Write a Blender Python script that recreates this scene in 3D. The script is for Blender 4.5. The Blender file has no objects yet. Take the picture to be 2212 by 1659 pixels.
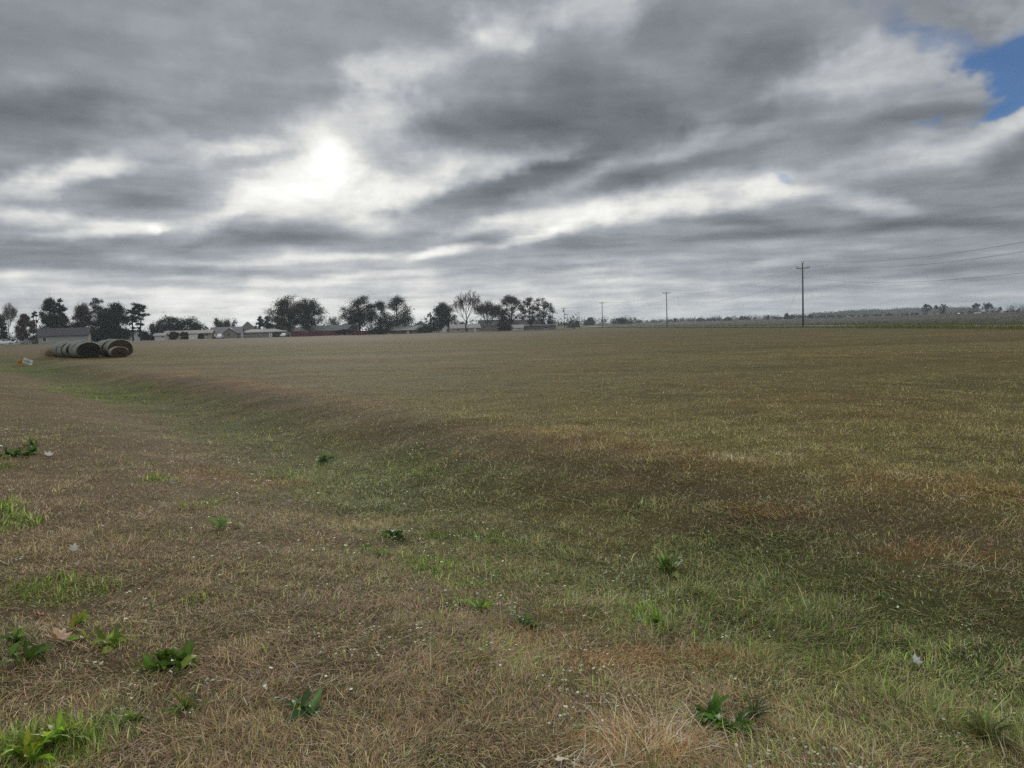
import bpy, bmesh, math, random
import numpy as np
from mathutils import Vector, Matrix, Euler

SC = bpy.context.scene
COL = SC.collection
R = math.radians
rng = np.random.default_rng(7)
random.seed(7)

# ------------------------------------------------------------------ camera
CAM_Z = 1.9
PITCH, ROLL = R(4.52), R(1.8)
IW, IH = 2212.0, 1659.0                       # photo measured on this grid
FPX = IW * 26.0 / 36.0
_f = np.array([0, math.cos(PITCH), -math.sin(PITCH)])
_u0 = np.array([0, math.sin(PITCH), math.cos(PITCH)])
_r0 = np.array([1.0, 0, 0])
CU = math.cos(ROLL) * _u0 + math.sin(ROLL) * _r0
CR = math.cos(ROLL) * _r0 - math.sin(ROLL) * _u0
cam_d = bpy.data.cameras.new("camera")
cam = bpy.data.objects.new("camera", cam_d)
COL.objects.link(cam)
cam.matrix_world = Matrix(((CR[0], CU[0], -_f[0], 0), (CR[1], CU[1], -_f[1], 0),
                           (CR[2], CU[2], -_f[2], CAM_Z), (0, 0, 0, 1)))
cam_d.lens = 26.0
cam_d.sensor_width = 36.0
cam_d.clip_start = 0.05
cam_d.clip_end = 30000.0
SC.camera = cam

def ray(px, py):
    """world direction seen at a photo point"""
    d = _f + CR * ((px - IW / 2) / FPX) + CU * ((IH / 2 - py) / FPX)
    return d / np.linalg.norm(d)

def at_plane(px, py, z=0.0):
    d = ray(px, py)
    t = (z - CAM_Z) / d[2]
    return d * t + np.array([0, 0, CAM_Z])

def at_depth(px, py, D):
    d = ray(px, py)
    return d * (D / d[1]) + np.array([0, 0, CAM_Z])

# ------------------------------------------------------------------ node helpers
def nn(nt, kind, **kw):
    n = nt.nodes.new(kind)
    for k, v in kw.items():
        if k in n.inputs.keys():
            n.inputs[k].default_value = v
        else:
            setattr(n, k, v)
    return n

def link(nt, a, b):
    nt.links.new(a, b)

def mathn(nt, op, a, b=None, c=None, clamp=False):
    n = nt.nodes.new("ShaderNodeMath"); n.operation = op; n.use_clamp = clamp
    for i, v in enumerate((a, b, c)):
        if v is None: continue
        if isinstance(v, (int, float)): n.inputs[i].default_value = v
        else: nt.links.new(v, n.inputs[i])
    return n.outputs[0]

def vmath(nt, op, a, b=None, scale=None):
    n = nt.nodes.new("ShaderNodeVectorMath"); n.operation = op
    for i, v in enumerate((a, b)):
        if v is None: continue
        if isinstance(v, (tuple, list)): n.inputs[i].default_value = v
        else: nt.links.new(v, n.inputs[i])
    if scale is not None:
        n.inputs["Scale"].default_value = scale
    return n.outputs[0]

# ------------------------------------------------------------------ sky
SUN_PX = (715, 335)
_sd = ray(*SUN_PX)
SUN_EL = math.asin(_sd[2])
SUN_AZ = math.atan2(_sd[0], _sd[1])           # clockwise from +Y

world = bpy.data.worlds.new("World")
SC.world = world
world.use_nodes = True
wt = world.node_tree
wt.nodes.clear()
KQ = 0.10
def q_of(d):
    s = 1.0 / (max(d[2], 0.0) + KQ)
    return np.array([d[0] * s, d[1] * s])

geo = nn(wt, "ShaderNodeTexCoord")
dirn = geo.outputs["Generated"]
sep = nn(wt, "ShaderNodeSeparateXYZ"); link(wt, dirn, sep.inputs[0])
zc = mathn(wt, "MAXIMUM", sep.outputs[2], 0.0)
inv = mathn(wt, "DIVIDE", 1.0, mathn(wt, "ADD", zc, KQ))
comb = nn(wt, "ShaderNodeCombineXYZ")
link(wt, mathn(wt, "MULTIPLY", sep.outputs[0], inv), comb.inputs[0])
link(wt, mathn(wt, "MULTIPLY", sep.outputs[1], inv), comb.inputs[1])
q = comb.outputs[0]                            # a point on the cloud layer
def noise(nt, vec, scale, detail=2.0, rough=0.5, out="Fac", dist=0.0, dim="3D"):
    n = nn(nt, "ShaderNodeTexNoise", noise_dimensions=dim)
    n.inputs["Scale"].default_value = scale
    n.inputs["Detail"].default_value = detail
    n.inputs["Roughness"].default_value = rough
    n.inputs["Distortion"].default_value = dist
    link(nt, vec, n.inputs["Vector"])
    return n.outputs[out]
w1 = vmath(wt, "SUBTRACT", noise(wt, q, 1.3, 2.0, out="Color"), (0.5, 0.5, 0.5))
w2 = vmath(wt, "SUBTRACT", noise(wt, q, 5.0, 3.0, 0.55, out="Color"), (0.5, 0.5, 0.5))
dsc = nn(wt, "ShaderNodeMapping"); dsc.inputs["Scale"].default_value = (1, 1, 1.25); link(wt, dirn, dsc.inputs[0])
puff = dsc.outputs[0]                          # cloud has height as well: puffs that do not flatten towards the horizon
w3 = vmath(wt, "SUBTRACT", noise(wt, puff, 8.0, 4.0, 0.6, out="Color"), (0.5, 0.5, 0.5))
qw = vmath(wt, "ADD", q, vmath(wt, "ADD", vmath(wt, "SCALE", w1, scale=0.26), vmath(wt, "ADD", vmath(wt, "SCALE", w2, scale=0.10), vmath(wt, "SCALE", w3, scale=0.50))))

def blob_mask(vec, px, py, rx, ry, ang=0.0):
    ca, sa = math.cos(R(ang)), math.sin(R(ang))
    c = q_of(ray(px, py))
    a = (q_of(ray(px + rx * ca, py - rx * sa)) - q_of(ray(px - rx * ca, py + rx * sa))) / 2
    b = (q_of(ray(px + ry * sa, py + ry * ca)) - q_of(ray(px - ry * sa, py - ry * ca))) / 2
    U, S, _ = np.linalg.svd(np.stack([a, b], axis=1))
    m = nn(wt, "ShaderNodeMapping", vector_type="TEXTURE")
    m.inputs["Location"].default_value = (c[0], c[1], 0)
    m.inputs["Rotation"].default_value = (0, 0, math.atan2(U[1, 0], U[0, 0]))
    m.inputs["Scale"].default_value = (max(S[0], 1e-3), max(S[1], 1e-3), 1)
    link(wt, vec, m.inputs["Vector"])
    g = nn(wt, "ShaderNodeTexGradient", gradient_type="SPHERICAL")
    link(wt, m.outputs[0], g.inputs[0])
    r = nn(wt, "ShaderNodeMapRange", interpolation_type="SMOOTHSTEP")
    link(wt, g.outputs["Fac"], r.inputs["Value"])
    r.inputs["From Max"].default_value = 0.88
    return r.outputs["Result"]

# cloud layer: thin places (+) let light through, thick places (-) are dark
CLOUD = [
 # x, y, rx, ry, angle, amount
 (150, 40, 420, 90, 0, -.03), (400, 150, 800, 190, 0, -.055), (820, 60, 360, 130, 12, -.05), (80, 275, 330, 75, 2, -.10), (330, 250, 260, 55, -8, -.05),
 (620, 230, 330, 60, 10, -.03), (420, 190, 200, 40, 0, .02), (560, 115, 200, 60, 20, .02), (110, 175, 200, 34, 0, .05), (140, 330, 190, 22, 5, -.05),
 (410, 275, 120, 26, -20, .06), (470, 335, 200, 40, -14, .08), (570, 322, 130, 26, 0, .16), (710, 320, 85, 75, 40, .10), (150, 368, 210, 34, 8, .24), (20, 402, 120, 38, 20, .16),
 (640, 415, 190, 56, -12, .17), (800, 440, 150, 66, -25, .18), (920, 390, 210, 50, 22, .19), (700, 385, 150, 56, 0, .09), (560, 445, 170, 46, -10, .15),
 (850, 265, 110, 100, 52, .10), (860, 175, 110, 66, 45, .12), (1052, 88, 125, 76, -28, .17), (960, 145, 110, 54, 35, .08), (780, 250, 80, 50, 45, .06),
 (1080, 270, 290, 75, 6, -.13), (1260, 235, 250, 105, 0, -.08), (960, 305, 170, 44, 0, -.08), (1200, 330, 180, 40, 15, -.07),
 (350, 405, 270, 40, 4, -.11), (330, 440, 220, 28, 0, -.09), (560, 363, 100, 20, 0, -.11), (640, 345, 50, 16, 0, -.04),
 (60, 468, 160, 18, -8, .22), (250, 496, 240, 20, 2, .28), (345, 496, 36, 14, 0, .18), (480, 470, 120, 22, 24, .10),
 (1010, 425, 200, 56, 16, -.15), (1150, 372, 190, 48, 18, -.11), (1400, 280, 230, 60, 8, -.11), (1330, 185, 210, 70, -10, -.04),
 (560, 525, 280, 32, 5, -.13), (830, 520, 340, 34, 0, -.13), (200, 540, 330, 28, 0, -.15), (130, 572, 260, 18, 0, -.08), (60, 520, 140, 16, -4, -.06),
 (500, 500, 130, 24, 30, -.05), (650, 490, 170, 20, 6, -.04), (420, 575, 140, 12, 0, -.05),
 (1030, 492, 140, 20, 16, .18), (1120, 340, 150, 24, 20, .15), (960, 545, 150, 12, 8, .22), (700, 557, 240, 11, 4, .16), (840, 592, 230, 10, 3, .15), (500, 568, 120, 8, 0, .10),
 (1000, 580, 380, 26, 0, -.07), (520, 588, 280, 12, 0, -.09), (340, 612, 220, 8, 0, -.08), (900, 620, 300, 9, 0, -.05), (1100, 640, 260, 8, 0, -.04), (700, 640, 240, 7, 0, -.03),
 (150, 650, 420, 56, 0, .06), (480, 655, 300, 42, 0, .05), (60, 590, 160, 16, 0, .10), (260, 628, 300, 8, 0, .06), (640, 612, 300, 9, 0, .08), (60, 615, 180, 8, 0, .05),
 (1290, 25, 170, 70, -10, .13), (1160, 15, 120, 50, 0, .08), (1560, 50, 200, 60, 0, -.02), (1660, 140, 180, 80, 20, -.09), (1560, 115, 170, 70, 0, -.04), (1450, 90, 140, 60, 0, -.02),
 (1490, 225, 200, 50, 10, -.02), (1470, 305, 130, 36, 25, .12), (1540, 270, 90, 40, 30, .04), (1580, 345, 170, 32, 10, -.04), (1700, 243, 240, 26, 6, -.07),
 (1830, 185, 230, 66, 15, .16), (2020, 150, 140, 60, 20, .11), (1900, 120, 100, 36, 0, .07), (1980, 247, 210, 26, 4, -.08), (1800, 292, 240, 26, 8, -.07),
 (2130, 272, 190, 38, 14, .22), (1980, 330, 190, 40, 8, .16), (2170, 345, 160, 46, 10, -.09), (2190, 60, 110, 60, -30, .12),
 (1230, 468, 190, 36, 12, .26), (1400, 452, 190, 32, 4, .26), (1560, 422, 210, 42, 5, .25), (1690, 405, 140, 36, 0, .22), (1880, 362, 170, 32, 12, .09),
 (1900, 440, 180, 28, -8, .20), (2080, 425, 140, 18, 0, .06), (1340, 398, 200, 36, 18, -.13), (1560, 468, 140, 18, -5, -.08), (1130, 512, 130, 13, 20, .15),
 (1230, 527, 340, 30, 5, -.12), (1560, 507, 240, 24, 4, -.10), (2060, 480, 260, 28, -4, -.11), (1800, 502, 280, 20, 5, -.07), (1480, 545, 240, 16, 0, -.05),
 (1310, 577, 160, 10, 5, .09), (1690, 565, 140, 14, 8, .10), (1890, 528, 140, 9, 4, .07), (2000, 590, 280, 24, 0, -.05), (1300, 608, 140, 7, 4, .08), (1600, 600, 260, 12, 0, -.04), (1500, 640, 300, 8, 0, -.03),
]
acc = None
for (px, py, rx, ry, an, am) in CLOUD:
    if am > 0: ry, am = ry * 1.35, am * .98                        # light breaks are broad and soft
    else: rx, ry = rx * 1.12, ry * 1.2
    m = blob_mask(qw, px, py, rx, ry, an)
    acc = mathn(wt, "MULTIPLY", m, am) if acc is None else mathn(wt, "MULTIPLY_ADD", m, am, acc)

# brighter cloud round the sun, lighter band low over the horizon on the sun's side
dp = vmath(wt, "DOT_PRODUCT", dirn, tuple(_sd))
dpn = wt.nodes[-1].outputs["Value"]
ang = mathn(wt, "ARCCOSINE", mathn(wt, "MINIMUM", dpn, 1.0))
glow1 = mathn(wt, "EXPONENT", mathn(wt, "MULTIPLY", mathn(wt, "POWER", mathn(wt, "DIVIDE", ang, 0.027), 2.0), -1.0))
glow2 = mathn(wt, "EXPONENT", mathn(wt, "MULTIPLY", ang, -1.0 / 0.22))
# broad cloud puffs seen everywhere, in and out of the picture
n1 = mathn(wt, "SUBTRACT", noise(wt, q, 1.9, 5.0, 0.52), 0.5)
n2 = mathn(wt, "SUBTRACT", noise(wt, q, 6.0, 6.0, 0.58, dist=0.3), 0.5)
base = mathn(wt, "ADD", 0.568, mathn(wt, "MULTIPLY", glow2, 0.19))
base = mathn(wt, "MULTIPLY_ADD", glow1, 0.13, base)
hz = mathn(wt, "EXPONENT", mathn(wt, "MULTIPLY", zc, -16.0))
side = nn(wt, "ShaderNodeMapRange", interpolation_type="SMOOTHSTEP")
link(wt, ang, side.inputs["Value"])
side.inputs["From Min"].default_value = 0.30; side.inputs["From Max"].default_value = 0.75
side.inputs["To Min"].default_value = 0.37; side.inputs["To Max"].default_value = 0.11
base = mathn(wt, "MULTIPLY_ADD", hz, side.outputs["Result"], base)
up = nn(wt, "ShaderNodeMapRange", interpolation_type="SMOOTHSTEP")      # unseen sky overhead and behind, brightened to add light on the ground
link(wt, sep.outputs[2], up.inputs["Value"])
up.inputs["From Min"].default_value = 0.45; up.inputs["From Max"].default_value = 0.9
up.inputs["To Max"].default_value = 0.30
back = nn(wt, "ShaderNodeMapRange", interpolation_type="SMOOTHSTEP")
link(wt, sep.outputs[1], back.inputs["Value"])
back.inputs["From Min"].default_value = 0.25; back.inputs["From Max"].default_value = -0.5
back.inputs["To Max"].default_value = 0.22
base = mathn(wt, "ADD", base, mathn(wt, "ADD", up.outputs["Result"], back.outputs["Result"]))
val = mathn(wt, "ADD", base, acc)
val = mathn(wt, "MULTIPLY_ADD", n1, 0.29, val)
edge = mathn(wt, "MULTIPLY_ADD", mathn(wt, "SUBTRACT", val, 0.58), 0.55, 0.045, clamp=True)   # thin cloud is ragged, thick cloud smooth
val = mathn(wt, "MULTIPLY_ADD", n2, mathn(wt, "MULTIPLY", edge, mathn(wt, "MULTIPLY_ADD", zc, 2.6, 0.15, clamp=True)), val)
n3 = mathn(wt, "SUBTRACT", noise(wt, puff, 13.0, 6.0, 0.62, dist=0.35), 0.5)
val = mathn(wt, "MULTIPLY_ADD", n3, mathn(wt, "MULTIPLY_ADD", edge, 1.8, 0.02), val)
row_m = nn(wt, "ShaderNodeMapping"); row_m.inputs["Scale"].default_value = (4.0, 4.0, 46.0); link(wt, dirn, row_m.inputs[0])
rows = mathn(wt, "SUBTRACT", noise(wt, row_m.outputs[0], 1.0, 4.0, 0.55, dist=0.2), 0.5)          # far rows of cloud, seen edge on
low = mathn(wt, "EXPONENT", mathn(wt, "MULTIPLY", zc, -7.0))
val = mathn(wt, "MULTIPLY_ADD", rows, mathn(wt, "MULTIPLY", low, 0.58), val)
val = mathn(wt, "MULTIPLY_ADD", mathn(wt, "SUBTRACT", val, 0.60), 1.07, 0.60)
val = mathn(wt, "SUBTRACT", val, mathn(wt, "MULTIPLY", mathn(wt, "MAXIMUM", mathn(wt, "SUBTRACT", val, 0.90), 0.0), 0.35))
val = mathn(wt, "MULTIPLY_ADD", glow1, 0.05, val)
val = mathn(wt, "MAXIMUM", val, 0.36)
lum = mathn(wt, "POWER", val, 2.25)
tint = nn(wt, "ShaderNodeValToRGB")
tint.color_ramp.elements[0].position = 0.42; tint.color_ramp.elements[0].color = (0.885, 0.985, 1.13, 1)
tint.color_ramp.elements[1].position = 0.90; tint.color_ramp.elements[1].color = (1.005, 1.005, 0.965, 1)
e = tint.color_ramp.elements.new(0.66); e.color = (0.935, 0.992, 1.07, 1)
link(wt, val, tint.inputs[0])
ccol = vmath(wt, "MULTIPLY", tint.outputs[0], (1, 1, 1))
cs = nn(wt, "ShaderNodeVectorMath", operation="SCALE")
link(wt, ccol, cs.inputs[0]); link(wt, lum, cs.inputs["Scale"])
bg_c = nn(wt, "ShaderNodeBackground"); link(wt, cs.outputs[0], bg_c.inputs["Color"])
sky = nn(wt, "ShaderNodeTexSky", sky_type="NISHITA", sun_disc=False)
sky.sun_elevation = SUN_EL
sky.sun_rotation = SUN_AZ
sky.air_density = 0.8; sky.dust_density = 0.1; sky.ozone_density = 6.0
bg_s = nn(wt, "ShaderNodeBackground"); bg_s.inputs["Strength"].default_value = 0.078
link(wt, sky.outputs[0], bg_s.inputs["Color"])
# gaps in the cloud where the blue shows
GAPS = [(2185, 165, 170, 95, 25, 1.45), (2110, 225, 140, 42, 25, 1.2), (2030, 265, 110, 18, 18, .5), (2070, 105, 150, 55, -15, .58), (2205, 90, 90, 60, 0, .45), (1930, 60, 130, 75, -30, .40), (1990, 20, 70, 60, 0, .28), (1885, 105, 60, 45, 0, .18),
        (1715, 388, 62, 16, -8, .52), (1650, 375, 60, 15, 0, .25), (2120, 20, 80, 50, 0, .25), (1850, 415, 60, 14, 0, .2), (1760, 300, 70, 16, 0, .15)]
gacc = None
for (px, py, rx, ry, an, am) in GAPS:
    m = blob_mask(qw, px, py, rx, ry, an)
    gacc = mathn(wt, "MULTIPLY", m, am) if gacc is None else mathn(wt, "MULTIPLY_ADD", m, am, gacc)
gn = noise(wt, puff, 9.0, 6.0, 0.65, dist=0.4)
gacc = mathn(wt, "MULTIPLY", gacc, mathn(wt, "MULTIPLY_ADD", gn, 1.6, 0.2))
gap = nn(wt, "ShaderNodeMapRange", interpolation_type="SMOOTHSTEP")
link(wt, gacc, gap.inputs["Value"])
gap.inputs["From Min"].default_value = 0.08; gap.inputs["From Max"].default_value = 1.0; gap.inputs["To Max"].default_value = 0.86
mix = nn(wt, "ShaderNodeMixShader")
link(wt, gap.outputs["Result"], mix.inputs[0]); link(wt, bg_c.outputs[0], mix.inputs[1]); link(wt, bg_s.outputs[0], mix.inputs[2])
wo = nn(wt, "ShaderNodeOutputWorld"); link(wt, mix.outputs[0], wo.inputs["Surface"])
world.cycles.sampling_method = 'MANUAL'
world.cycles.sample_map_resolution = 512

# ------------------------------------------------------------------ sun, exposure
sun_d = bpy.data.lights.new("sun", 'SUN')
sun_d.energy = 2.0
sun_d.angle = R(12)
sun_d.color = (1.0, 0.955, 0.89)
sun = bpy.data.objects.new("sun", sun_d)
sun.rotation_euler = Vector((-_sd[0], -_sd[1], -_sd[2])).to_track_quat('-Z', 'Y').to_euler()
sun.location = (0, 0, 60)
COL.objects.link(sun)
SC.view_settings.view_transform = 'Standard'
SC.view_settings.look = 'None'
SC.view_settings.gamma = 1.0
SC.view_settings.use_curve_mapping = False
SC.view_settings.exposure = 0.0
SC.cycles.use_denoising = False
SC.render.filter_size = 1.15
SC.cycles.max_bounces = 8
SC.cycles.transparent_max_bounces = 8

# ================================================================== helpers for objects
def tag(o, label=None, cat=None, group=None, kind=None):
    if label: o["label"] = label
    if cat: o["category"] = cat
    if group: o["group"] = group
    if kind: o["kind"] = kind
    return o

def empty(name, loc, rz=0.0):
    o = bpy.data.objects.new(name, None)
    COL.objects.link(o)
    o.location = loc
    o.rotation_euler = (0, 0, rz)
    o.empty_display_size = 0.2
    return o

def mesh_obj(name, verts, faces, mat=None, parent=None, smooth=False, loc=None, rz=0.0):
    me = bpy.data.meshes.new(name)
    me.from_pydata([tuple(map(float, v)) for v in verts], [], faces)
    if smooth:
        me.polygons.foreach_set("use_smooth", [True] * len(me.polygons))
    me.update()
    o = bpy.data.objects.new(name, me)
    COL.objects.link(o)
    if mat: me.materials.append(mat)
    if parent: o.parent = parent
    if loc is not None: o.location = loc
    o.rotation_euler = (0, 0, rz)
    return o

def fast_mesh(name, co, loops, starts, mat, col=None, smooth=False, parent=None):
    me = bpy.data.meshes.new(name)
    co = np.ascontiguousarray(co, np.float32)
    me.vertices.add(len(co)); me.vertices.foreach_set("co", co.ravel())
    me.loops.add(len(loops)); me.loops.foreach_set("vertex_index", np.ascontiguousarray(loops, np.int32))
    me.polygons.add(len(starts)); me.polygons.foreach_set("loop_start", np.ascontiguousarray(starts, np.int32))
    if smooth:
        me.polygons.foreach_set("use_smooth", np.ones(len(starts), bool))
    me.update(calc_edges=True)
    if col is not None:
        a = me.color_attributes.new("hue", 'FLOAT_COLOR', 'POINT')
        c4 = np.ones((len(co), 4), np.float32); c4[:, :3] = col
        a.data.foreach_set("color", c4.ravel())
    me.materials.append(mat)
    o = bpy.data.objects.new(name, me)
    COL.objects.link(o)
    if parent: o.parent = parent
    return o

class MB:
    """collects shapes into one mesh"""
    def __init__(s): s.v = []; s.f = []
    def add(s, vs, fs):
        b = len(s.v); s.v += [tuple(v) for v in vs]; s.f += [tuple(i + b for i in f) for f in fs]
    def box(s, x0, x1, y0, y1, z0, z1):
        s.add([(x0, y0, z0), (x1, y0, z0), (x1, y1, z0), (x0, y1, z0), (x0, y0, z1), (x1, y0, z1), (x1, y1, z1), (x0, y1, z1)],
              [(0, 3, 2, 1), (4, 5, 6, 7), (0, 1, 5, 4), (1, 2, 6, 5), (2, 3, 7, 6), (3, 0, 4, 7)])
    def tube(s, pts, rads, n=6, cap=True):
        pts = [np.array(p, float) for p in pts]
        rings = []
        for i, p in enumerate(pts):
            d = (pts[min(i + 1, len(pts) - 1)] - pts[max(i - 1, 0)]); L = np.linalg.norm(d); d = d / (L if L > 1e-9 else 1)
            a = np.cross(d, (0, 0, 1)) if abs(d[2]) < .95 else np.cross(d, (1, 0, 0))
            a /= np.linalg.norm(a); b = np.cross(d, a)
            rings.append([p + (a * math.cos(2 * math.pi * k / n) + b * math.sin(2 * math.pi * k / n)) * rads[i] for k in range(n)])
        vs = [v for r in rings for v in r]; fs = []
        for i in range(len(pts) - 1):
            for k in range(n):
                fs.append((i * n + k, i * n + (k + 1) % n, (i + 1) * n + (k + 1) % n, (i + 1) * n + k))
        if cap:
            fs.append(tuple(range(n))[::-1]); fs.append(tuple((len(pts) - 1) * n + k for k in range(n)))
        s.add(vs, fs)
    def prism(s, outline, y0, y1):
        """outline in x,z, extruded along y"""
        n = len(outline)
        vs = [(x, y0, z) for x, z in outline] + [(x, y1, z) for x, z in outline]
        fs = [tuple(range(n)), tuple(range(2 * n - 1, n - 1, -1))]
        for k in range(n): fs.append((k, (k + 1) % n + 0, (k + 1) % n + n, k + n)[::-1])
        s.add(vs, fs)
    def build(s, name, mat, parent=None, smooth=False):
        return mesh_obj(name, s.v, s.f, mat, parent, smooth)

# ------------------------------------------------------------------ value noise on the ground plane
def _h(ix, iy, seed):
    n = (ix.astype(np.int64) * 374761393 + iy.astype(np.int64) * 668265263 + seed * 982451653) & 0xFFFFFFFF
    n = ((n ^ (n >> 13)) * 1274126177) & 0xFFFFFFFF
    n = n ^ (n >> 16)
    return (n & 0xFFFF) / 65535.0
def vn(x, y, seed=0):
    xi, yi = np.floor(x), np.floor(y); fx, fy = x - xi, y - yi
    fx = fx * fx * (3 - 2 * fx); fy = fy * fy * (3 - 2 * fy)
    a, b = _h(xi, yi, seed), _h(xi + 1, yi, seed); c, d = _h(xi, yi + 1, seed), _h(xi + 1, yi + 1, seed)
    return (a + (b - a) * fx) * (1 - fy) + (c + (d - c) * fx) * fy
def fbm(x, y, sc, octv=3, seed=0):
    x = np.asarray(x, float) / sc; y = np.asarray(y, float) / sc
    t, amp, tot = 0, 1.0, 0
    for k in range(octv):
        ca, sa = math.cos(k * 1.1 + .4), math.sin(k * 1.1 + .4)
        t = t + amp * vn((x * ca - y * sa) * 2 ** k + 17.3 * k, (x * sa + y * ca) * 2 ** k + 9.1 * k, seed + k); tot += amp; amp *= .5
    return t / tot
def sstep(a, b, x):
    t = np.clip((x - a) / (b - a), 0, 1); return t * t * (3 - 2 * t)

# ------------------------------------------------------------------ terrain: a flat hay field with a roadside ditch
_dp = [(2212, 1440), (1700, 1290), (1400, 1212), (1200, 1160), (1000, 1102), (850, 1050), (720, 1003), (600, 957), (450, 905), (300, 862), (150, 828), (0, 793)]
DITCH = np.array([at_plane(x, y, -0.33)[:2] for x, y in _dp])
DITCH = np.vstack([DITCH[0] + (DITCH[0] - DITCH[1]) * 8, DITCH, DITCH[-1] + (DITCH[-1] - DITCH[-2]) * 6])
def ditch_s(x, y):
    """distance from the ditch bottom, positive on the field's side"""
    x = np.asarray(x, float); y = np.asarray(y, float)
    best = np.full(x.shape, 1e9); sgn = np.ones(x.shape)
    for a, b in zip(DITCH[:-1], DITCH[1:]):
        d = b - a; L = d @ d
        t = np.clip(((x - a[0]) * d[0] + (y - a[1]) * d[1]) / L, 0, 1)
        ex, ey = x - (a[0] + t * d[0]), y - (a[1] + t * d[1])
        dist = np.hypot(ex, ey); m = dist < best
        best = np.where(m, dist, best)
        sgn = np.where(m, np.where(d[0] * (y - a[1]) - d[1] * (x - a[0]) < 0, 1.0, -1.0), sgn)
    return best * sgn
_ps = np.linspace(-14, 14, 561)
_pz = np.interp(_ps, [-14, -8, -5, -3.2, -1.6, -.6, 0, .6, 1.4, 2.3, 3.0, 4.5, 7, 14], [.34, .30, .22, .05, -.25, -.38, -.40, -.36, -.17, .04, .09, .03, 0, 0])
_k = np.exp(-np.linspace(-2, 2, 25) ** 2); _k /= _k.sum()
_pz = np.convolve(np.pad(_pz, 12, mode='edge'), _k, mode='valid')

def _cp(px, py, D):
    p = at_depth(px, py, D); return (p[0], p[1], p[2])
CTRL = [_cp(20, 741, 205), _cp(140, 742, 215), (_cp(265, 737, 215)), _cp(360, 733, 240), _cp(500, 730.5, 240), _cp(570, 729, 260), _cp(630, 727.5, 280),
        _cp(700, 725.5, 300), _cp(830, 721.5, 310), _cp(920, 719, 320), _cp(1040, 717, 320), _cp(1180, 713, 330), (46.5, 249, -.55), (41, 342, -.6),
        (54, 138, 0.0), (55, 100, 0.0), (20, 180, -.15), (-10, 120, .0), (-30, 120, .25), (-31, 56, .36), (-45, 75, .45), (-60, 120, .6), (0, 60, 0), (20, 60, 0), (50, 60, 0), (60, 200, -.2),
        (150, 150, 0), (200, 300, .2), (100, 300, -.2), (-15, 40, .05), (10, 250, -.45), (-25, 230, .1)]
CTRL = np.array(CTRL)
def terrain(x, y, fine=True):
    x = np.asarray(x, float); y = np.asarray(y, float)
    num = np.zeros(x.shape); den = np.full(x.shape, 0.06)
    for cx, cy, cz in CTRL:
        sg = 12.0 + 0.10 * cy
        w = np.exp(-((x - cx) ** 2 + (y - cy) ** 2) / (2 * sg * sg)); num += w * cz; den += w
    z = num / den
    s = ditch_s(x, y)
    fade = 1 - sstep(38, 75, np.hypot(x, y)) * .6
    near = np.interp(s, _ps, _pz)
    z = z * sstep(8, 45, np.hypot(x, y)) + near * fade
    if fine:
        f = 1 - sstep(35, 70, np.hypot(x, y))
        z = z + f * ((fbm(x, y, 1.7, 3, 5) - .5) * .07 + (fbm(x, y, .35, 2, 11) - .5) * .03)
    return z
def tz(x, y):
    return float(terrain(np.array([x]), np.array([y]))[0])
def ground_at(px, py):
    """the point of the ground seen at a photo point"""
    d = ray(px, py); t = np.geomspace(1.0, 3000, 1600)
    P = d[None] * t[:, None]; P[:, 2] += CAM_Z
    h = P[:, 2] - terrain(P[:, 0], P[:, 1])
    i = int(np.argmax(h < 0))
    if h[i] >= 0: return P[-1]
    k = h[i - 1] / (h[i - 1] - h[i])
    p = P[i - 1] * (1 - k) + P[i] * k
    p[2] = tz(p[0], p[1])
    return p

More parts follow.
